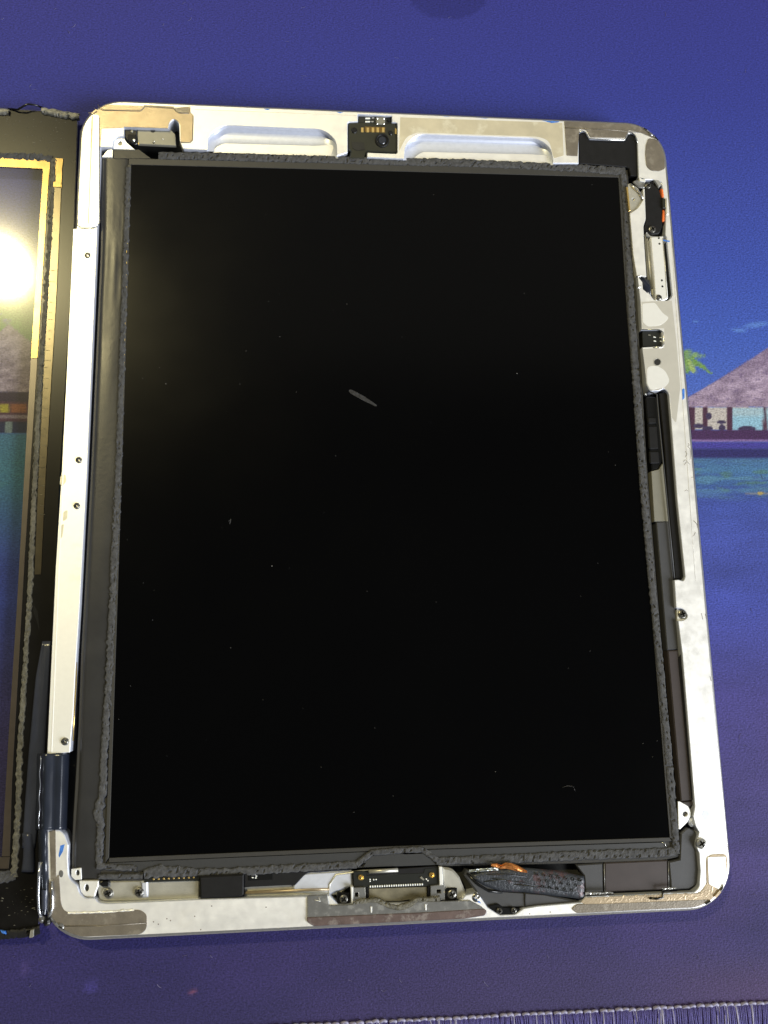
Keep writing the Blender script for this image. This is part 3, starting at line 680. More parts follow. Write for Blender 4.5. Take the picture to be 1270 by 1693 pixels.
# ---- top left corner: foil, hook-shaped cut, small board
foil = S("grounding_foil", tab, [(150, 178, 5), (166, 172, 3), (290, 178), (313, 176), (314, 186, 2), (319, 191, 2), (318, 232, 3), (315, 235, 2), (299, 235, 2), (298, 204, 5), (288, 195, 6), (279, 202, 5), (278, 212, 1), (205, 209.5), (204, 211), (168, 212, 2), (166, 243), (150, 243), (152, 200)], 8.14, 7.97, 'beige', bev=0.05)
S("foil_patch", foil, [(162, 172), (236, 175, 2), (238, 177), (233, 182, 3), (170, 181, 3)], 8.24, 8.1, 'beige', bev=0.05)
S("foil_patch", foil, [(286, 178), (312, 177), (313, 186), (295, 186, 3)], 8.24, 8.1, 'brownfoil', bev=0.05)
S("foil_patch", foil, [(238, 173.5), (288, 176), (286, 179), (239, 176.5)], 8.2, 8.1, 'brownfoil', bev=0.02)
tube("foil_seam", foil, [P(a_, b_, 8.24) for a_, b_ in [(162, 173), (165, 179), (170, 182), (232, 183.5), (237, 179), (240, 176), (287, 179), (292, 185), (297, 187), (313, 187.5)]], 0.12, 'brownfoil', 4)
tube("foil_seam", foil, [P(a_, b_, 8.16) for a_, b_ in [(314, 176), (314.5, 186), (319.5, 191), (318.5, 232), (315, 235.5), (299, 235.5)]], 0.10, 'brownfoil', 4)
tube("foil_seam", foil, [P(a_, b_, 8.16) for a_, b_ in [(150, 244), (151.5, 200), (149, 190), (146, 186), (152, 188), (157, 184), (156, 178)]], 0.10, 'brownfoil', 4)
S("corner_boss", case, circ(151, 181, 6, 12), 8.5, 7.9, 'beige', bev=0.3)
S("corner_boss", case, [(138, 178), (146, 172), (150, 176), (142, 186)], 8.3, 7.9, 'brownfoil', bev=0.2)
brk = S("shield_bracket", tab, [(227, 213), (283, 215), (290, 222, 3), (291, 241), (228, 238)], 6.9, 6.0, 'greyplate', bev=0.15)
S("bracket_notch", brk, circ(253, 215, 4, 10), 6.98, 6.8, 'cavity', bev=0)
S("bracket_hole", brk, circ(254, 236, 1.6, 8), 6.98, 6.8, 'cavity', bev=0)
S("bracket_rivet", brk, circ(269, 229, 1.4, 8), 7.1, 6.8, 'steel', bev=0.1)
S("bracket_rivet", brk, circ(255, 233, 1.5, 8), 7.1, 6.8, 'steel', bev=0.1)
S("bracket_rivet", brk, circ(229, 237, 1.5, 8), 7.1, 6.8, 'brass', bev=0.1)
mod = S("microphone_module", tab, [(205, 214), (226, 215, 1), (228, 237, 2), (222, 240, 3), (213, 236), (206, 226)], 7.0, 4.0, 'gloss', bev=0.2)
S("module_cap", mod, [(211, 222, 1), (225, 222, 1), (225, 234, 2), (218, 237, 3), (211, 231, 2)], 7.5, 6.9, 'black', bev=0.15)
S("module_dot", mod, circ(221, 231, 2.2, 10), 7.65, 7.3, 'steel', bev=0.2)
S("module_dot", mod, circ(218, 216.5, 2.2, 10), 7.3, 6.9, 'greyplate', bev=0.1)

# ---- slots milled into the top rim
def slot(x0, x1, yt0, yt1, yb0, yb1):
    rows = []
    n = 44
    for i in range(9):
        t = i / 8; row = []
        for k in range(n + 1):
            u = k / n; x = x0 + (x1 - x0) * u; yt = yt0 + (yt1 - yt0) * u - 1; yb = yb0 + (yb1 - yb0) * u + 3
            y = yt + (yb - yt) * t
            e = min(u, 1 - u) * (x1 - x0); 
            z = np.interp(t, [0, 0.08, 0.2, 0.4, 0.6, 0.75, 1.0], [7.8, 6.9, 6.0, 5.5, 5.6, 6.0, 6.4])
            if e < 22: z += (7.8 - z) * (1 - e / 22) ** 2
            row.append(tuple(P(x, y, float(z))))
        rows.append(row)
    return loft("antenna_slot", tab, rows, 'bare')
slot(342, 559, 207, 215, 247, 259); slot(667, 915, 222, 229, 262, 270)
S("slot_floor", tab, [(357, 243, 6), (370, 237, 4), (520, 241), (550, 239, 4), (555, 259), (352, 252)], 6.6, 6.5, 'rim', bev=0.2)
S("slot_floor", tab, [(690, 256, 6), (700, 251, 3), (880, 255), (908, 257, 4), (911, 271), (682, 265)], 6.6, 6.5, 'rim', bev=0.2)

# ---- camera module
cm = S("camera_module", tab, [(576, 202, 2), (592, 202), (648, 203), (656, 204, 3), (656, 252, 3), (607, 250), (602, 262), (577, 262), (580, 250), (576, 246)], 7.5, 4.0, 'olive', bev=0.3)
S("module_shelf", cm, [(593, 190), (647, 192), (647, 204), (593, 203)], 7.1, 4.0, 'pcb', bev=0.1)
S("lens_ring", cm, circ(632, 231.5, 11.5, 24), 7.9, 7.3, 'black', holes=[circ(632, 231.5, 8.3, 24)], bev=0.25)
S("lens_well", cm, circ(632, 231.5, 8.4, 24), 7.55, 7.3, 'gloss', bev=0)
S("lens_glass", cm, circ(632, 231.5, 6.5, 24), 7.75, 7.4, 'film', bev=0.35)
S("recess", cm, [(581, 235), (602, 235, 2), (603, 247), (590, 249), (583, 245)], 7.62, 7.4, 'cavity', bev=0)
S("module_bump", cm, circ(586, 215, 5, 12), 7.8, 7.3, 'gloss', bev=0.3)
S("module_bump", cm, circ(646, 219, 4, 12), 7.8, 7.3, 'gloss', bev=0.3)
S("module_tab", cm, [(653, 211), (656, 213), (656, 222), (653, 221)], 7.7, 7.3, 'brass', bev=0.05)
for x in (599, 608, 616.5, 624.5, 633.5): S("contact", cm, [(x - 2, 210.5), (x + 2.2, 210.7), (x + 2.2, 218.5), (x - 2, 218.3)], 7.68, 7.4, 'gold', bev=0.08)
S("flex_window", cm, [(603, 209), (637, 210), (637, 219), (603, 218)], 7.56, 7.3, 'amber', bev=0.03)
S("metal_can", cm, [(622, 193, 1), (637, 193.5, 1), (637, 205.5, 1), (622, 205, 1)], 7.75, 7.0, 'greyplate', bev=0.2)
for x, y in ((624, 195), (635, 195.5), (624, 204), (635, 204)): S("solder_dot", cm, circ(x, y, 1.5, 8), 7.9, 7.6, 'steel', bev=0.1)
S("flash_chip", cm, circ(643, 197, 4, 10), 7.5, 7.0, 'gloss', bev=0.2)
for x, y in ((606, 195.5), (610, 195.5), (606, 201), (610, 201), (617, 195), (616, 201)): S("solder_dot", cm, [(x - 2, y - 1.2), (x + 2, y - 1.2), (x + 2, y + 1.2), (x - 2, y + 1.2)], 7.25, 7.0, 'white' if x < 612 else 'steel', bev=0.05)

# ---- top right corner: antenna block and foils
S("antenna_block", tab, [(959, 270), (958, 221, 3), (963, 218, 3), (968, 220, 3), (974, 231, 3), (1034, 233, 3), (1038, 223, 3), (1044, 221, 3), (1050, 224, 3), (1054, 234), (1055, 292), (1043, 290), (1040, 278), (1036, 276)], 7.4, 4.0, 'black', bev=0.2)
fl = S("corner_foil", tab, [(933, 198), (1060, 206), (1077, 214), (1090, 226), (1080, 228), (1062, 220, 4), (1052, 217, 3), (1040, 215), (1034, 228, 3), (976, 227, 3), (970, 215, 3), (958, 213, 3), (955, 258), (937, 257, 2)], 8.16, 7.97, 'brownfoil', bev=0.05)
S("corner_foil_leg", tab, [(1072, 228, 5), (1092, 231, 3), (1098, 250), (1100, 279, 4), (1092, 283, 3), (1076, 282, 7), (1069, 275, 4), (1067, 255), (1068, 240)], 8.15, 7.97, 'brownfoil', bev=0.05)
tube("foil_crease", fl, [P(934, 211, 8.2), P(1000, 214, 8.22), P(1058, 219, 8.2)], 0.14, 'brownfoil', 4)
tube("cut_burr", fl, [P(957, 220, 8.1), P(963, 216, 8.15), P(969, 219, 8.15), P(974, 229, 8.15), P(1000, 231, 8.15), P(1033, 232, 8.15), P(1038, 222, 8.15), P(1045, 219, 8.15), P(1051, 224, 8.1), P(1054, 236, 8.1)], 0.13, 'steel')
S("corner_boss", case, [(1064, 207, 2), (1078, 213, 3), (1090, 226, 3), (1084, 229, 3), (1072, 218, 3)], 8.4, 7.9, 'side', bev=0.3)
S("corner_boss", case, circ(1078, 219, 5, 12), 8.6, 7.9, 'greybracket', bev=0.3)
S("corner_cap", case, [(1067, 206, 1), (1074, 208, 2), (1071, 213, 2), (1065, 210, 1)], 8.62, 8.3, 'gloss', bev=0.1)
S("corner_cap", case, [(1089, 221, 1), (1094, 228, 1), (1091, 230, 2), (1086, 224, 1)], 8.62, 8.3, 'gloss', bev=0.1)

# ---- buttons at the right top
bt = S("button_module", tab, [(1067, 303, 2), (1078, 301, 2), (1083, 306), (1091, 314, 3), (1094, 326), (1099, 330, 1), (1101, 344, 1), (1096, 346), (1096, 372, 4), (1091, 386, 4), (1075, 388, 5), (1066, 378, 3), (1069, 366)], 7.7, 4.0, 'black', bev=0.3)
screw(bt, 1072, 306.5, 5, 8.1); screw(bt, 1079, 378.5, 6, 8.1)
S("orange_seal", bt, [(1093, 311, 1), (1097, 313, 1), (1098.5, 326, 1), (1095, 326, 1)], 8.0, 6.5, 'orange', bev=0.2)
S("orange_seal", bt, [(1096.5, 346, 1), (1099, 348, 1), (1099, 366, 2), (1095, 365, 1)], 8.0, 6.5, 'orange', bev=0.2)
S("key_block", bt, [(1095, 327, 1), (1101, 328), (1101, 344), (1096, 344, 1)], 8.4, 6.5, 'olive', bev=0.2)
S("rocker", bt, [(1101.5, 327, 1), (1104, 328, 1), (1107, 350, 2), (1105, 355, 2), (1101.5, 354, 1)], 8.3, 7.6, 'strip', bev=0.2)
S("clip_plate", bt, [(1080, 296, 3), (1091, 297, 3), (1095, 305, 3), (1089, 310), (1084, 302)], 8.2, 7.2, 'steel', bev=0.3)
S("spring_arm", bt, [(1046, 300, 3), (1056, 295, 4), (1068, 301, 3), (1067, 311, 3), (1056, 310, 3)], 7.6, 7.0, 'greybracket', bev=0.3)
S("white_chip", bt, [(1056, 292, 1), (1068, 296, 1), (1067, 301, 1), (1058, 299, 1)], 8.0, 7.0, 'strip', bev=0.1)
tube("button_rail", bt, [P(1068, 318, 7.2), P(1070, 358, 7.2)], 0.35, 'greyplate')
S("volume_cap", bt, [(1069, 382), (1076, 389, 2), (1090, 390), (1092, 394), (1080, 395, 3), (1070, 391, 3)], 7.4, 6.5, 'steel', bev=0.3)
S("board_floor", tab, [(1066, 384), (1080, 384), (1083, 460), (1085, 494), (1077, 487), (1072, 470), (1069, 430)], 6.0, 4.0, 'greyplate', bev=0.1)
tube("board_rail", tab, [P(1070, 395, 6.6), P(1074, 440, 6.6), P(1078, 476, 6.4)], 0.3, 'floor_alu')
br = S("pressed_bracket", tab, [(1076, 392, 1), (1097, 390, 1), (1101, 440), (1105, 493, 2), (1098, 497, 2), (1084, 497, 1), (1081, 450)], 7.9, 5.0, 'strip', bev=0.2)
tube("bracket_fold", br, [P(1096, 394, 7.9), P(1100, 440, 7.9), P(1103, 490, 7.9)], 0.14, 'floor_alu')
for x, y in ((1089.5, 393.5), (1090.5, 403), (1094.5, 463.5), (1095.5, 473.5)): S("punched_hole", br, circ(x, y, 1.7, 10), 7.93, 7.8, 'cavity', bev=0)
screw(br, 1090, 491.5, 5.2, 8.2)
S("slit_floor", tab, [(1100, 389, 2), (1103, 390), (1112, 488), (1108, 488)], 7.2, 4.0, 'cavity', bev=0)
S("blue_thread", case, [(1096, 396), (1108, 398), (1107, 400), (1097, 398)], 8.1, 7.98, 'blue_ink', bev=0.02)
clip = loft("flex_clip", tab, [[tuple(P(1054 + (1074 - 1054) * u + dx, 456 + 20 * v_ + 3 * u + (14 * u * u if v_ > .5 else 5 * u * u), 7.6 + 0.5 * math.sin(u * 3.1))) for u in [k / 10 for k in range(11)]] for v_, dx in ((0, 0), (0.5, 2), (1, 3))], 'film', thick=0.3)
S("clip_glint", clip, [(1054, 456), (1061, 455), (1060, 457), (1055, 458)], 8.2, 7.8, 'steel', bev=0.1)
S("clip_glint", clip, [(1055, 474), (1061, 472), (1059, 475), (1055, 476)], 8.2, 7.8, 'steel', bev=0.1)
S("inner_shelf", tab, [(1041.5, 353), (1055, 344, 4), (1064, 330, 4), (1063, 312, 2), (1066, 312), (1068, 362, 3), (1064, 374, 3), (1065, 400), (1069, 457), (1053, 456), (1047, 420)], 7.95, 5.0, 'rim', bev=0.12)
# hall sensor chip
cp = S("sensor_board", tab, [(1062, 547), (1091, 546, 3), (1095, 550), (1095, 569, 3), (1090, 573, 3), (1063, 573)], 7.2, 4.0, 'pcb', bev=0.1)
tube("sensor_edge", cp, [P(1061, 544.5, 8.0), P(1090, 545, 8.0), P(1096.5, 549, 8.0), P(1098, 568, 8.0), P(1094, 574.5, 8.0), P(1080, 575, 8.0)], 0.16, 'steel')
for x, y in ((1082.5, 557.5), (1083, 564), (1093, 558.5), (1093.3, 564.5), (1074, 554)): S("solder_pad", cp, [(x - 2, y - 1.4), (x + 2, y - 0.6), (x + 2, y + 0.9), (x - 2, y + 0.3)], 7.35, 7.1, 'white' if x > 1076 else 'greyplate', bev=0.04)
S("case_hole", case, circ(1087, 598.5, 6, 18), 8.02, 7.9, 'cavity', bev=0)
S("hole_rim", case, circ(1087, 598.5, 7, 18), 8.06, 7.95, 'floor_alu', holes=[circ(1087, 598.5, 5.4, 18)], bev=0.04)
M['filmgrey'] = material("grey_adhesive_film", (0.64, 0.62, 0.56), 0.34, 0.5, 0.5, var=0.04, vscale=200)
S("adhesive_film", case, [(1061, 499), (1111, 497), (1118, 560), (1125, 640, 6), (1118, 700, 5), (1111, 690), (1108, 651), (1099, 641), (1090, 645), (1076, 646), (1070, 636), (1062.5, 577), (1098.5, 575), (1098.5, 543), (1062.5, 543)], 8.02, 7.98, 'filmgrey', holes=[circ(1087, 598.5, 6.5, 14)], bev=0.0)
S("adhesive_film", case, [(662, 194), (780, 198, 8), (930, 203), (932, 257), (916, 262), (908, 232, 10), (890, 226, 6), (690, 219, 6), (672, 226, 8), (660, 250)], 8.02, 7.98, 'filmwarm', bev=0.0)
S("adhesive_patch", case, [(1062, 502, 3), (1083, 500, 4), (1096, 518, 6), (1107, 525, 5), (1094, 538, 8), (1070, 540, 5), (1063, 532)], 8.035, 7.99, 'strip', bev=0.02)
S("adhesive_patch", case, [(1070, 606, 8), (1085, 604, 8), (1100, 612, 8), (1108, 630, 9), (1100, 640, 5), (1076, 645, 5), (1070, 634, 4)], 8.035, 7.99, 'strip', bev=0.02)

# ---- right channel: cable, plates, batteries
ch = S("channel_insert", tab, [(1090, 650, 3), (1105, 648, 3), (1131, 955, 4), (1117, 957), (1106, 840), (1099, 740)], 6.8, 4.0, 'black', bev=0.2)
tube("channel_wall", ch, [P(1075, 648, 7.3), P(1086, 652, 7.4), P(1090, 700, 7.4), P(1094, 740, 7.4), P(1100, 800, 7.4), P(1106, 862, 7.3), P(1115, 956, 7.2)], 0.22, 'battery')
sp = S("speaker_cable", tab, [(1067, 655), (1086, 656, 3), (1089, 690), (1094, 740), (1095, 762, 4), (1088, 776, 3), (1078, 777), (1074, 740)], 6.6, 4.0, 'gloss', bev=0.3)
for (y0, y1) in ((690, 700), (704, 742), (746, 766)): S("cable_lump", sp, [(1071 + (y0 - 690) * .05, y0, 3), (1086 + (y0 - 690) * .07, y0, 3), (1086 + (y1 - 690) * .07, y1, 3), (1071 + (y1 - 690) * .05, y1, 3)], 7.2, 6.5, 'black', bev=0.3)
S("glint", sp, circ(1068, 651, 2, 8), 8.0, 7.2, 'steel', bev=0.3)
S("spacer_plate", tab, [(1077, 779), (1090, 776, 3), (1096, 766), (1099, 780), (1105, 862), (1082, 862)], 6.7, 4.0, 'greyplate', bev=0.1)
bat = S("battery", tab, [(1085, 863), (1107, 862), (1114, 957), (1121, 1074), (1103, 1075), (1095, 980)], 6.7, 3.0, 'battery', bev=0.25)
S("battery_cell", bat, [(1104, 1075.5), (1121.5, 1075), (1135, 1200), (1147, 1324), (1126, 1325), (1115, 1200)], 6.9, 3.0, 'battery2', bev=0.3)
S("battery_edge", bat, [(1121.5, 1090), (1126, 1082), (1147, 1322), (1144, 1322)], 7.1, 6.6, 'black', bev=0.1)
S("battery_wedge", bat, [(1127, 1326), (1146, 1325), (1147, 1330, 2), (1137, 1337, 2)], 6.9, 3.0, 'battery2', bev=0.2)
S("battery_tail", bat, [(1126, 1378), (1137, 1368, 4), (1150, 1374, 3), (1153, 1382), (1148, 1398), (1152, 1412), (1155, 1440), (1153, 1462, 6), (1140, 1470), (1110, 1472), (1106, 1425), (1124, 1421)], 6.9, 3.0, 'battery', bev=0.3)
S("battery_cell", bat, [(1000, 1426.5), (1104, 1422), (1105, 1471), (1000, 1475)], 6.8, 3.0, 'battery2', bev=0.3)
S("battery_cell", bat, [(952, 1430), (997, 1427), (998, 1475), (968, 1477), (966, 1448)], 6.7, 3.0, 'battery', bev=0.3)
tube("battery_seam", bat, [P(999, 1428, 6.8), P(1000, 1474, 6.8)], 0.12, 'greybracket', 4)
tube("battery_seam", bat, [P(1105, 1424, 6.8), P(1106, 1472, 6.8)], 0.12, 'greybracket', 4)
S("lug", tab, circ(1146, 1360, 6, 12, ry=8), 7.2, 6.0, 'bare', bev=0.5)
screw(tab, 1160.5, 1395, 8.5, 8.5, 'steel', rot=0.5)
screw(tab, 1129, 1015, 7, 7.7, 'screw')
S("screw_seat", tab, [(1119, 1005), (1130, 1006, 6), (1137, 1016, 8), (1131, 1027, 4), (1120, 1027)], 7.1, 4.0, 'strip', bev=0.1)
S("dimple", case, circ(1167, 1347, 6, 16, ry=8), 8.03, 7.9, 'bare', bev=0.03)

# ---- lower right corner foils
cf = S("corner_foil", tab, [(968, 1484), (1157, 1477), (1163, 1470, 4), (1169, 1462, 4), (1168, 1420, 5), (1176, 1413, 4), (1200, 1412, 5), (1205, 1425), (1205, 1462, 8), (1190, 1486, 8), (1176, 1492), (1120, 1492), (972, 1497), (960, 1492)], 8.16, 7.97, 'beige', bev=0.05)
S("corner_foil", tab, [(954, 1495, 4), (1000, 1494), (1170, 1487, 5), (1181, 1495, 5), (1172, 1504, 6), (1000, 1512), (957, 1514, 4), (945, 1503, 4)], 8.24, 7.97, 'brownfoil', bev=0.1)
S("foil_flap", cf, [(1170, 1417, 3), (1200, 1416, 3), (1202, 1450), (1196, 1466, 6), (1188, 1470), (1172, 1462, 4)], 8.28, 8.1, 'strip', bev=0.05)
S("corner_boss", case, [(1184, 1484, 3), (1194, 1476, 3), (1202, 1482, 3), (1190, 1493, 3)], 8.6, 7.9, 'beige', bev=0.3)
S("corner_cap", case, [(1196, 1472), (1205, 1468), (1205, 1476), (1199, 1482)], 8.6, 7.9, 'gloss', bev=0.15)
S("corner_cap", case, [(1167, 1496), (1176, 1494, 2), (1181, 1498), (1176, 1503)], 8.6, 7.9, 'gloss', bev=0.15)
tube("foil_tear", cf, [P(1095, 1470, 8.3), P(1096, 1484, 8.3), P(1086, 1486, 8.3), P(1074, 1485, 8.3)], 0.3, 'gloss')
for pts in ([(968, 1478), (1014, 1476), (1016, 1480), (990, 1482), (968, 1482)], [(1094, 1470), (1118, 1468), (1122, 1473), (1100, 1476)]):
    stuff(ribbon("foil_burr", cf, [(pts[0][0], pts[0][1], 3), (pts[1][0], pts[1][1], 3)], 7.8, 0.5, mat='steel', rag=0.6, seed=pts[0][0]))
stuff(ribbon("adhesive_speckle", cf, [(985, 1489, 8), (1060, 1486, 9), (1150, 1483, 8), (1176, 1474, 8), (1183, 1455, 5)], 8.12, 0.05, mat='beige', rag=0.6, lump=0.06, seed=33))

# ---- speaker housing with punched mesh
shp = S("speaker_housing", tab, [(771, 1438), (800, 1448), (824, 1472), (900, 1478), (958, 1490), (960, 1494), (870, 1500), (800, 1502), (794, 1484), (784, 1470), (778, 1462), (768, 1448)], 7.2, 3.0, 'battery', bev=0.4)
rows = []
for i in range(26):
    u = i / 25; x = 781 + (966 - 781) * u
    yt = np.interp(x, [781, 800, 860, 920, 966], [1447, 1439, 1434, 1439, 1449]); yb = np.interp(x, [781, 800, 830, 870, 966], [1452, 1464, 1474, 1475, 1487])
    rows.append([tuple(P(x, yt + (yb - yt) * k / 9, 7.6 + 0.55 * math.sin(math.pi * k / 9) ** 0.5 + 0.25 * noise.noise(Vector((x * .06, k * .5, 1))))) for k in range(10)])
M['mesh'] = material("slate_speaker_mesh", (0.030, 0.034, 0.042), 0.38, 0.2, 0.5, var=0.3, vscale=350, bump=0.6, bscale=1500, stain=(0.10, 0.035, 0.035), sscale=250, samt=0.5)
cover = loft("mesh_cover", shp, rows, 'mesh', thick=0.3)
for i in range(19):
    x = 888 + (i % 7) * 12 + (i // 7) * 5; y = 1446 + (i % 7) * 1.6 + (i // 7) * 10
    if x > 962: continue
    S("mesh_pore", shp, circ(x, y, 2.6, 8), 8.35, 8.0, 'mesh', holes=[circ(x, y, 1.7, 8)], bev=0.03)
for (a, b_) in (((806, 1446), (870, 1450)), ((812, 1452), (900, 1468)), ((800, 1458), (850, 1456)), ((850, 1462), (940, 1476))):
    tube("cover_crease", shp, [P(a[0], a[1], 8.1), P((a[0] + b_[0]) / 2, (a[1] + b_[1]) / 2 - 2, 8.25), P(b_[0], b_[1], 8.1)], 0.14, 'mesh')
tube("housing_seam", shp, [P(868, 1474, 7.4), P(869, 1498, 7.4)], 0.2, 'cavity', 4)
tube("housing_wire", shp, [P(772, 1444, 7.5), P(790, 1462, 7.7), P(808, 1473, 7.6), P(830, 1475, 7.5)], 0.35, 'gloss')
ft = S("housing_foot", tab, [(808, 1497), (824, 1494, 2), (832, 1500), (861, 1502, 3), (858, 1507), (848, 1513), (828, 1513), (810, 1504)], 7.7, 4.0, 'gloss', bev=0.2)
screw(ft, 826, 1506.5, 5, 8.1); screw(ft, 850, 1506, 5, 8.1)
screw(shp, 787.5, 1484.5, 7.5, 8.1); 
rows = [[tuple(P(x, y0 + (y1 - y0) * k / 4 + 0.8 * noise.noise(Vector((x * .3, k, 5))), 7.6 + 0.9 * noise.noise(Vector((x * .22, k * .8, 3))) + 0.6)) for k in range(5)]
        for x, y0, y1 in [(776 + 4 * i, 1438 - i * 0.35, 1442 - i * 0.25) for i in range(13)]]
loft("silver_foil", shp, rows, 'silverfoil', smooth=False)
rows = [[tuple(P(x, y0 + (y1 - y0) * k / 4, 8.2 + 0.5 * math.sin(k * .8) + 0.5 * noise.noise(Vector((x * .2, k * .8, 9))))) for k in range(5)]
        for x, y0, y1 in [(812, 1428, 1432), (820, 1427, 1434), (828, 1430, 1437), (836, 1426, 1436), (846, 1427, 1438), (856, 1431, 1441), (864, 1435, 1442), (872, 1440, 1443)]]
loft("copper_strip", shp, rows, 'copper', smooth=False)

# ---- dock connector
S("inner_tray", tab, [(160, 1458), (330, 1453), (329, 1486), (176, 1491, 6), (164, 1488, 5)], 6.2, 4.0, 'floor_alu', bev=0.3)
S("inner_tray", tab, [(403, 1466), (520, 1444), (560, 1440), (583, 1440), (583, 1462), (560, 1480), (403, 1484)], 5.6, 4.0, 'floor_alu', bev=0.3)
S("inner_shelf", tab, [(484, 1463), (503, 1443, 4), (582, 1438), (583, 1465), (545, 1480), (484, 1476)], 6.3, 4.0, 'bare', bev=0.5)
tube("shelf_edge", tab, [P(543, 1480, 6.1), P(545, 1462, 6.2), P(556, 1446, 6.2), P(600, 1440, 6.2), P(655, 1438, 6.2)], 0.35, 'floor_alu')
tube("tray_edge", tab, [P(405, 1476, 6.2), P(505, 1471, 6.2), P(545, 1470, 6.2)], 0.4, 'beige')
S("right_shelf", tab, [(732, 1434), (748, 1436, 8), (760, 1450), (768, 1470, 4), (775, 1484), (752, 1488), (732, 1470)], 6.5, 4.0, 'floor_alu', bev=0.5)
tube("rail_bar", tab, [P(610, 1441, 7.2), P(658, 1438.5, 7.2)], 0.55, 'floor_alu')
dk = S("dock_connector", tab, [(584, 1441, 3), (604, 1440, 2), (606, 1447), (700, 1443), (702, 1436), (726, 1434), (727, 1464), (706, 1466), (606, 1469), (604, 1468), (585, 1467)], 7.0, 4.0, 'pcb', bev=0.15)
S("board_cover", tab, [(604, 1440), (722, 1432), (726, 1434), (702, 1446), (606, 1449)], 6.9, 4.0, 'black', bev=0.1)
for x, y in ((597, 1451), (714.5, 1447)):
    S("gold_ring", dk, circ(x, y, 5, 16), 7.3, 6.9, 'brass', holes=[circ(x, y, 2.6, 12)], bev=0.12)
    screw(dk, x, y, 2.6, 7.4, 'brass')
for k in range(23):
    x = 612.5 + k * 3.9; y = 1466 - k * 0.17
    S("pin", dk, [(x - 1.1, y - 1.6), (x + 1.1, y - 1.6), (x + 1.1, y + 1.6), (x - 1.1, y + 1.6)], 7.3, 6.9, 'white', bev=0.08)
for x, y in ((612, 1454), (612, 1457), (618, 1454.5), (622, 1454.3), (705, 1453.5), (707.5, 1456)): S("solder_dot", dk, circ(x, y, 1.2, 8), 7.15, 6.95, 'white', bev=0.05)
S("solder_dot", dk, [(694, 1451), (697, 1449), (702, 1454), (700, 1456)], 7.2, 6.95, 'greyplate', bev=0.05)
S("dark_gate", dk, [(605, 1467), (609, 1467), (609, 1488), (605, 1488)], 7.2, 4.0, 'gloss', bev=0.1)
S("dark_gate", dk, [(707, 1465), (711, 1465), (711, 1484), (707, 1484)], 7.2, 4.0, 'gloss', bev=0.1)
M['dockplate'] = material("olive_stained_plate", (0.17, 0.155, 0.11), 0.4, 0.4, 0.5, var=0.35, vscale=250, bump=0.2)
S("shell_plate", dk, [(610, 1469), (706, 1466), (706, 1484), (660, 1490), (610, 1490)], 6.7, 4.0, 'dockplate', bev=0.1)
for pts, hole in (([(581, 1468), (604, 1467), (605, 1488), (584, 1494), (581, 1490)], [(587, 1476), (593, 1476), (593, 1483), (587, 1483)]), ([(712, 1465), (735, 1462), (736, 1488), (728, 1489), (712, 1484)], [(722, 1471), (729, 1471), (729, 1477), (722, 1477)])):
    S("metal_lug", dk, pts, 7.6, 5.0, 'steel', holes=[hole], bev=0.15)
S("metal_lug", dk, [(726, 1433), (731, 1433), (733, 1463), (727, 1463)], 7.7, 5.0, 'strip', bev=0.1)
S("metal_lug", dk, [(580, 1466), (584, 1466), (584, 1494), (581, 1494)], 7.9, 5.0, 'strip', bev=0.1)
for x0, x1, y in ((557, 578, 1486), (737, 756, 1478)):
    S("screw_well", dk, [(x0, y - 10, 4), (x1, y - 10, 2), (x1, y + 11, 2), (x0, y + 11, 3)], 6.9, 4.0, 'gloss', bev=0.2)
    screw(dk, (x0 + x1) / 2 + 1, y + 1, 7, 7.6)
gb = S("dock_bracket", tab, [(508, 1481, 2), (541, 1479, 2), (544, 1497, 2), (584, 1496), (585, 1492), (628, 1492), (640, 1501, 6), (660, 1505, 6), (678, 1500, 6), (690, 1491), (740, 1490), (778, 1489), (798, 1500, 4), (800, 1503), (700, 1509), (508, 1517)], 8.4, 7.9, 'greybracket', bev=0.12)
S("bracket_lip", gb, [(508, 1516.5), (700, 1508.5), (800, 1502, 3), (806, 1507, 6), (802, 1514, 7), (750, 1522, 8), (742, 1524), (722, 1523), (590, 1528), (576, 1531, 5), (520, 1533, 8), (507, 1524, 5)], 8.55, 7.9, 'redbracket', bev=0.2)
for x, y in ((614, 1500), (704, 1496)): S("solder_blob", gb, [(x - 1.5, y - 1), (x + 1.5, y - 1), (x + 1.2, y + 9), (x - 1, y + 9)], 8.55, 8.3, 'strip', bev=0.05)
stuff(ribbon("grille_foam", gb, [(588, 1492, 9), (622, 1489, 8), (634, 1494, 8), (648, 1500, 8), (660, 1501, 8), (674, 1498, 8), (688, 1489, 8), (728, 1486, 8)], 7.7, 0.8, mat='residue', rag=0.25, seed=21))
ch_ = tube("bracket_scratch", gb, [P(520, 1488, 8.45), P(530, 1490, 8.45), P(527, 1484, 8.45)], 0.1, 'strip', 4)

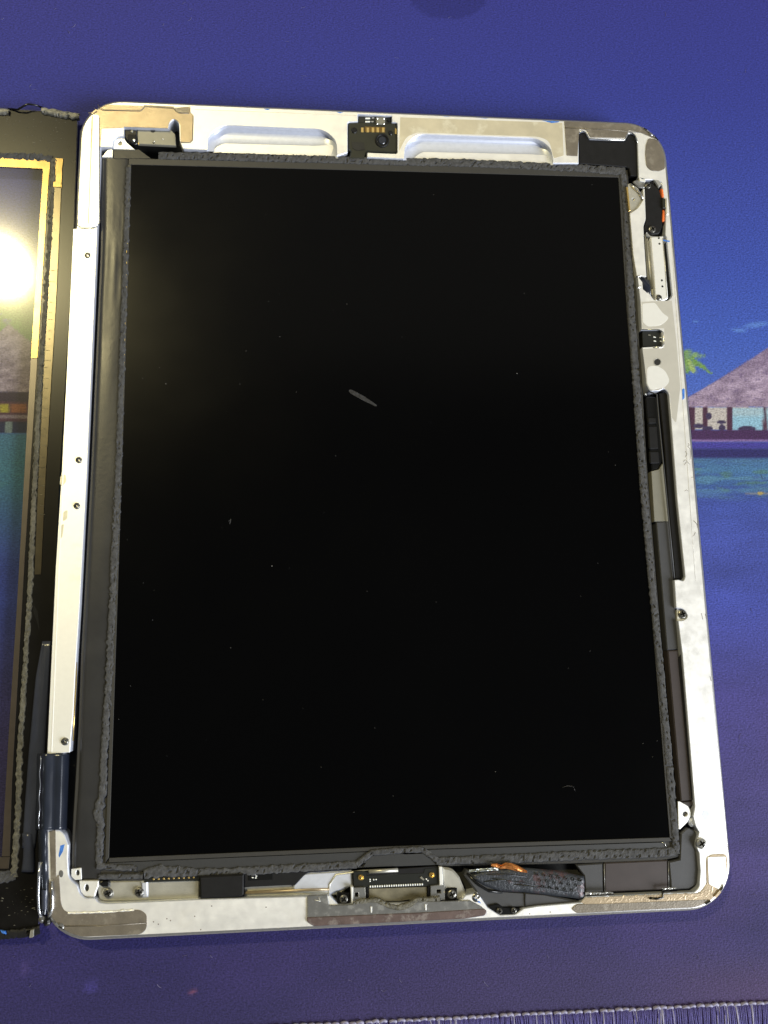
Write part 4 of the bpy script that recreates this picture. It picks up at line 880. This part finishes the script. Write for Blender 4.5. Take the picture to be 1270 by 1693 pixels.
# ---- lower left: tray screws, black blocks, label
screw(tab, 178.5, 1477, 8, 7.0); screw(tab, 230, 1475.5, 8, 7.0)
S("tray_post", tab, circ(178.5, 1477, 11, 18), 6.3, 5.0, 'floor_alu', bev=0.3); S("tray_post", tab, circ(230, 1475.5, 11, 18), 6.3, 5.0, 'floor_alu', bev=0.3)
S("tray_clip", tab, [(163, 1462, 2), (172, 1457, 2), (180, 1457), (180, 1466, 2), (168, 1466, 2)], 7.2, 5.0, 'gloss', bev=0.2)
S("tray_step", tab, [(232, 1457, 2), (245, 1456), (246, 1485), (233, 1486, 3)], 6.6, 4.0, 'bare', bev=0.5)
S("ribbon_cover", tab, [(330, 1449), (403, 1445, 2), (403, 1480, 4), (398, 1483, 3), (331, 1486)], 8.0, 4.0, 'black', bev=0.4)
lb = S("label_tape", tab, [(404, 1444), (505, 1436), (513, 1440), (502, 1447, 3), (488, 1463, 4), (404, 1467)], 6.7, 4.0, 'black', bev=0.1)
S("label", lb, [(411, 1443.5), (451, 1441), (451, 1454), (411, 1456)], 6.85, 6.6, 'gloss', bev=0.03)
for x, y in ((418, 1447), (418, 1451), (422, 1446), (423, 1451.5), (424, 1448.5)): S("label_print", lb, [(x - 1.4, y - 0.8), (x + 1.4, y - 0.8), (x + 1.4, y + 0.8), (x - 1.4, y + 0.8)], 6.9, 6.84, 'white', bev=0)
for k in range(9): S("test_pad", lcd, circ(254 + k * 8.3, 1453.6 - k * 0.35, 1.7, 8), 6.9, 6.3, 'gold', bev=0.08)
S("pad_strip", lcd, [(238, 1450), (330, 1446), (330, 1456), (238, 1459)], 6.7, 5.5, 'pcb', bev=0.1)
S("case_tab", tab, [(131, 1456.5), (163, 1456, 2), (163, 1464, 3), (158, 1476, 5), (157, 1483, 3), (141, 1483, 5), (133, 1474, 4)], 7.3, 5.0, 'strip', holes=[circ(143.5, 1468, 3.5, 12, ry=6)], bev=0.15)
S("tab_well", tab, circ(143.5, 1468, 4, 12, ry=6.5), 6.9, 6.0, 'cavity', bev=0)
S("corner_recess", case, circ(101, 1444.5, 3.8, 16, ry=6), 8.03, 7.9, 'greybracket', bev=0.02)
cf2 = S("corner_foil", tab, [(78, 1462), (98, 1446, 2), (101, 1495, 6), (106, 1506, 6), (118, 1510, 3), (150, 1510), (232, 1504, 6), (243, 1512, 6), (243, 1536, 7), (232, 1545, 5), (110, 1550, 6), (90, 1540, 8), (79, 1520)], 8.16, 7.97, 'brownfoil', bev=0.06)
tube("foil_crease", cf2, [P(104, 1531, 8.15), P(170, 1531, 8.17), P(241, 1526, 8.15)], 0.16, 'brownfoil', 4)
stuff(ribbon("foil_burr", cf2, [(112, 1510, 2.4), (160, 1509, 2.4), (222, 1505, 2.4)], 8.1, 0.12, mat='strip', rag=0.8, seed=40))
S("corner_boss", case, circ(99, 1533, 6.5, 12), 8.6, 7.9, 'greybracket', bev=0.4)
S("corner_boss", case, [(82, 1538, 3), (88, 1530, 3), (94, 1528, 2), (92, 1538, 2), (88, 1543, 3)], 8.5, 7.9, 'steel', bev=0.3)
S("corner_cap", case, [(88, 1541), (96, 1536), (104, 1541), (100, 1547), (92, 1546)], 8.55, 7.9, 'gloss', bev=0.15)
tube("rim_groove", case, [P(a_, b_, 7.99) for a_, b_ in [(1104, 292), (1117, 497), (1127, 640), (1140, 820), (1150, 960)]], 0.07, 'floor_alu', 4)
tube("rim_groove", case, [P(a_, b_, 7.99) for a_, b_ in [(322, 181), (590, 191)]], 0.05, 'beige', 4)
# blue ink, scratches and specks on the rim
for pts in ([(436, 179), (447, 179.5), (443, 182), (438, 181)], [(556, 183.5), (568, 184), (562, 187)], [(730, 189), (744, 190), (738, 193), (732, 191)], [(785, 191.5), (808, 193), (803, 196), (789, 194.5)], [(896, 196), (925, 198), (923, 202), (912, 203.5), (902, 200.5)],
            [(1128, 643, 2), (1132, 642, 2), (1132, 658, 2), (1128, 662, 2)], [(100, 1398), (107, 1396), (104, 1408), (98, 1418), (97, 1414)], [(783, 1484), (792, 1489), (796, 1494), (788, 1491)]):
    S("ink_mark", case, pts, 8.03 if pts[0][0] < 700 or pts[0][0] > 810 else 8.03, 7.99, 'blue_ink', bev=0)
def scr(pts, r_=0.07): tube("scratch_mark", case, [P(a, b_, 8.01) for a, b_ in pts], r_, 'pencil', 4)
scr([(1138, 733), (1140, 736), (1137, 738), (1141, 742), (1142, 752), (1141, 760)]); scr([(1133, 746), (1136, 750), (1133, 756)]); scr([(1130, 763), (1133, 760), (1137, 764), (1141, 768)]); scr([(1131, 769), (1135, 764)])
scr([(1143, 789), (1147, 789)]); scr([(1132, 812), (1135, 810), (1138, 812)]); scr([(1147, 861), (1152, 866), (1155, 876)], 0.1); scr([(1154, 861), (1153, 872)]); scr([(1147, 886), (1150, 880)]); scr([(1160, 1014), (1162, 1024)]); scr([(1166, 1015), (1168, 1023)]); scr([(1174, 1118), (1176, 1126)])
scr([(1203, 1396), (1205, 1404)])
for x, y in ((254, 1524), (276, 1519), (282, 1522), (262, 1528), (332, 1537), (440, 1500), (322, 1515), (350, 1498), (876, 1511), (910, 1508)): S("speck", case, circ(x, y, 1.2, 6), 8.03, 7.99, 'pencil', bev=0)
for pts in ([(100, 787), (108, 784), (110, 795), (103, 805), (99, 800)], [(105, 846), (112, 843), (111, 858), (104, 862)], [(101, 868), (106, 866), (103, 888), (99, 892)]): S("stain", left_strip, pts, 8.37, 8.33, 'floor_alu', r=3, bev=0)

# ================================================================== TOUCH GLASS, folded out to the left
ZG = 3.4
gl = empty("touch_glass", (-150, 0, 0), "black-bordered touch glass turned over beside the tablet, see-through centre showing the mat", "glass panel")
S("glass_sheet", gl, [(-420, 158), (-20, 176), (130, 187), (122, 420), (99, 800), (80, 1200), (64, 1538), (-420, 1575)], ZG, ZG - 0.8, 'glass', bev=0.1)
S("ink_border", gl, [(-420, 160), (-20, 178), (128, 188), (120, 420), (98, 800), (79, 1200), (63, 1536), (-420, 1573)], ZG + 0.12, ZG + 0.02, 'border', holes=[[(-420 + 10, 255), (73, 276), (3, 1418), (-410, 1432)]], bev=0)
S("trace_band", gl, [(-400, 240), (84, 264, 1), (80, 300), (62, 592), (51, 592), (71, 281), (70, 279), (-400, 256)], ZG + 0.3, ZG + 0.13, 'trace', bev=0.03)  # stretch nearest the lamp, its glow put into the gold colour
S("inner_band", gl, [(51, 592.5), (62, 592.5), (41, 920), (20, 1290), (16, 1416), (3, 1416), (14, 1220), (28, 1000)], ZG + 0.26, ZG + 0.13, 'inner', bev=0.03)  # same band farther from the lamp, dimmed by a browner colour
S("inner_band", gl, [(-400, 1418), (16, 1417), (14, 1436), (-400, 1440)], ZG + 0.26, ZG + 0.13, 'inner', bev=0.03)
S("shield_strip", gl, [(91, 261, 1), (105, 262, 1), (103, 278), (102, 310), (92, 309)], ZG + 0.42, ZG + 0.13, 'trace', bev=0.05)
S("shield_strip", gl, [(88, 300), (101, 301), (101, 309), (88, 309)], ZG + 0.5, ZG + 0.13, 'trace', bev=0.05)
S("shield_strip", gl, [(90, 309.5), (101.5, 310), (93, 500), (82, 680), (75, 800), (68, 950), (57, 950), (63, 800), (71, 640), (80, 480)], ZG + 0.36, ZG + 0.13, 'trace2', bev=0.05)
for k in range(26):
    y = 450 + k * 16 + random.uniform(-3, 3); x = np.interp(y, [300, 600, 800], [90, 73, 63.5]); 
    tube("strip_tick", gl, [P(x + 2, y, ZG + 0.38), P(x + 10 + random.uniform(-3, 1), y + 0.5, ZG + 0.38)], 0.05, 'residue', 4)
ribbon("adhesive_line", gl, [(-400, 238, 10), (0, 256, 11), (60, 259, 14), (86, 262, 12)], ZG + 0.1, 0.4, mat='foam', rag=0.35, seed=51)
ribbon("adhesive_line", gl, [(88, 262, 10), (86, 320, 8), (80, 420, 8), (74, 520, 8), (67, 600, 8)], ZG + 0.1, 0.4, mat='residue', rag=0.55, seed=52)
ribbon("adhesive_line", gl, [(67, 600, 8), (59, 760, 9), (48, 1000, 9), (38, 1150, 9), (32, 1250, 10), (30, 1330, 10), (26, 1400, 11), (22, 1450, 12)], ZG + 0.1, 0.4, mat='residue', rag=0.3, seed=53)
ribbon("adhesive_line", gl, [(26, 1448, 14), (0, 1450, 20), (-300, 1462, 20)], ZG + 0.1, 0.4, mat='foam', rag=0.2, seed=54)
# dust on the border
V = []; F = []
for k in range(110):
    if rs.random() < 0.7: x = rs.uniform(0, 120); y = rs.uniform(190, 250)
    else: x = rs.uniform(0, 58); y = rs.uniform(1462, 1530)
    c = P(x, y, ZG + 0.13); a = rs.uniform(0.05, 0.22) * (1.6 if rs.random() < 0.1 else 0.8); b0 = len(V)
    for (dx, dy) in ((-a * 1.6, -a * .4), (a, -a * .5), (a * 1.5, a * .5), (-a, a * .5)): V.append((c.x + dx, c.y + dy, ZG + 0.125))
    V.append((c.x, c.y, ZG + 0.2)); F += [(b0, b0 + 1, b0 + 4), (b0 + 1, b0 + 2, b0 + 4), (b0 + 2, b0 + 3, b0 + 4), (b0 + 3, b0, b0 + 4)]
stuff(mesh("dust", V, F, 'residue', gl))
# chipped plastic frame along the far and near edges
ribbon("frame_remnant", gl, [(68, 180, 10), (90, 184, 12), (118, 189, 12), (131, 190, 9)], ZG - 0.2, 1.5, mat='chips', rag=0.2, seed=60)
ribbon("frame_remnant", gl, [(-200, 172, 12), (-10, 180, 13), (14, 183, 9)], ZG - 0.2, 1.5, mat='chips', rag=0.2, seed=61)
tube("frame_remnant", gl, [P(14, 180, ZG), P(30, 181, ZG + 1), P(38, 176, ZG + 2), P(46, 172, ZG + 2.2), P(60, 174, ZG + 1.6), P(70, 178, ZG)], 0.3, 'gloss')
ribbon("frame_remnant", gl, [(-200, 1556, 16), (0, 1546, 16), (40, 1544, 15), (66, 1538, 14)], ZG - 0.4, 1.3, mat='black', rag=0.25, seed=62)
S("paint_chip", gl, [(0, 1538), (8, 1540), (10, 1545), (3, 1543)], ZG + 1.4, ZG + 0.6, 'blue_ink', bev=0.1)
S("paint_chip", gl, [(50, 1538, 1), (56, 1536, 1), (55, 1550, 2), (48, 1551, 1)], ZG + 1.5, ZG + 0.6, 'chips', bev=0.1)
for pts in ([(56, 1000), (62, 1010), (65, 1035), (66, 1045), (60, 1025), (54, 1008)], [(57, 868), (66, 866), (68, 868), (60, 872)]): S("scuff", gl, pts, ZG + 0.15, ZG + 0.12, 'gloss', r=2, bev=0)
# slate film hanging along the inner edge and the flex cable that crosses to the tablet
rows = []
for i in range(40):
    u = i / 39; y = 1060 + (1402 - 1060) * u
    xl = np.interp(y, [1060, 1120, 1250, 1402], [70, 59, 47, 36]); xr = np.interp(y, [1060, 1250, 1402], [84, 74, 58])
    rows.append([tuple(P(xl + (xr - xl) * k / 8, y, ZG + 0.4 + 0.7 * math.sin(math.pi * k / 8) * min(1, u * 3) + 0.2 * noise.noise(Vector((k * .5, u * 5, 0))))) for k in range(9)])
loft("slate_film", gl, rows, 'bluefilm', thick=0.12)
rows = []
for i in range(12):
    u = i / 11; y = 1378 + (1442 - 1378) * u
    xl = 36 + 3 * math.sin(u * 3) - 1.5 * u; xr = 56 + 1.5 * u
    rows.append([tuple(P(xl + (xr - xl) * k / 6, y, ZG + 0.5 + 0.9 * math.sin(math.pi * k / 6))) for k in range(7)])
loft("slate_film", gl, rows, 'bluefilm', thick=0.1)
rows = []
for i in range(30):
    u = i / 29; y = 1246 + (1372 - 1246) * u; row = []
    for k in range(19):
        v_ = k / 18; x = 61 - 3 * u + (115 - 4 * u - (61 - 3 * u)) * v_
        z = np.interp(v_, [0, 0.08, 0.18, 0.28, 0.42, 0.55, 0.66, 0.78, 0.9, 1.0], [4.2, 7.2, 8.8, 9.5, 9.1, 8.6, 8.7, 8.6, 7.4, 5.0]) + 0.10 * noise.noise(Vector((v_ * 3, u * 4, 3)))
        row.append(tuple(P(x, y, float(z))))
    rows.append(row)
loft("flex_cable", gl, rows, 'film', thick=0.15)
tube("flex_glint", gl, [P(67 + 0.9 * math.sin(k * 1.3) - k * 0.18, 1250 + k * 8, 9.0) for k in range(16)], 0.14, 'polish')  # bright tube modelled as the highlight line along the cable
# rolled black strip and its bright edges below the cable
rows = []
for i in range(24):
    u = i / 23; y = 1370 + (1512 - 1370) * u; cx = 72 + 3 * u - (0 if u < .8 else (u - .8) * 10); hw = 9 * (1 if u < .75 else 1 - (u - .75) * 1.6)
    rows.append([tuple(P(cx + hw * math.cos(math.pi * k / 10), y, 6.4 + 2.6 * math.sin(math.pi * k / 10) + 0.3 * noise.noise(Vector((k * .6, u * 9, 2))))) for k in range(11)])
loft("rolled_strip", gl, rows, 'film')
tube("strip_edge", gl, [P(66, 1425, 8.6), P(64.5, 1450, 8.7), P(63.5, 1480, 8.7), P(64.5, 1505, 8.6), P(68, 1516, 8.4)], 0.42, 'polish')
tube("strip_edge", gl, [P(86, 1457, 8.6), P(87, 1480, 8.7), P(87, 1500, 8.6), P(83, 1512, 8.4), P(80, 1516, 8.2)], 0.3, 'polish')
rows = [[tuple(P(69 + (78 - 69) * k / 5, y, 9.3 + 0.35 * math.sin(math.pi * k / 5) + 0.25 * noise.noise(Vector((k, y * .2, 4))))) for k in range(6)] for y in (1472, 1478, 1484, 1490, 1496, 1504)]
loft("strip_patch", gl, rows, 'bluefilm')
S("brown_edge", tab, [(82, 1374), (92, 1372), (93, 1452, 2), (84, 1455, 2)], 8.12, 7.97, 'brownfoil', bev=0.05)
S("knuckle", gl, circ(68, 1522, 6, 12), 9.0, 6.0, 'greybracket', bev=0.8)
S("knuckle", gl, [(74, 1518, 2), (82, 1519, 3), (82, 1530, 3), (74, 1533, 3), (70, 1528, 2)], 8.9, 5.0, 'gloss', bev=0.5)
print("objects", len(bpy.data.objects))
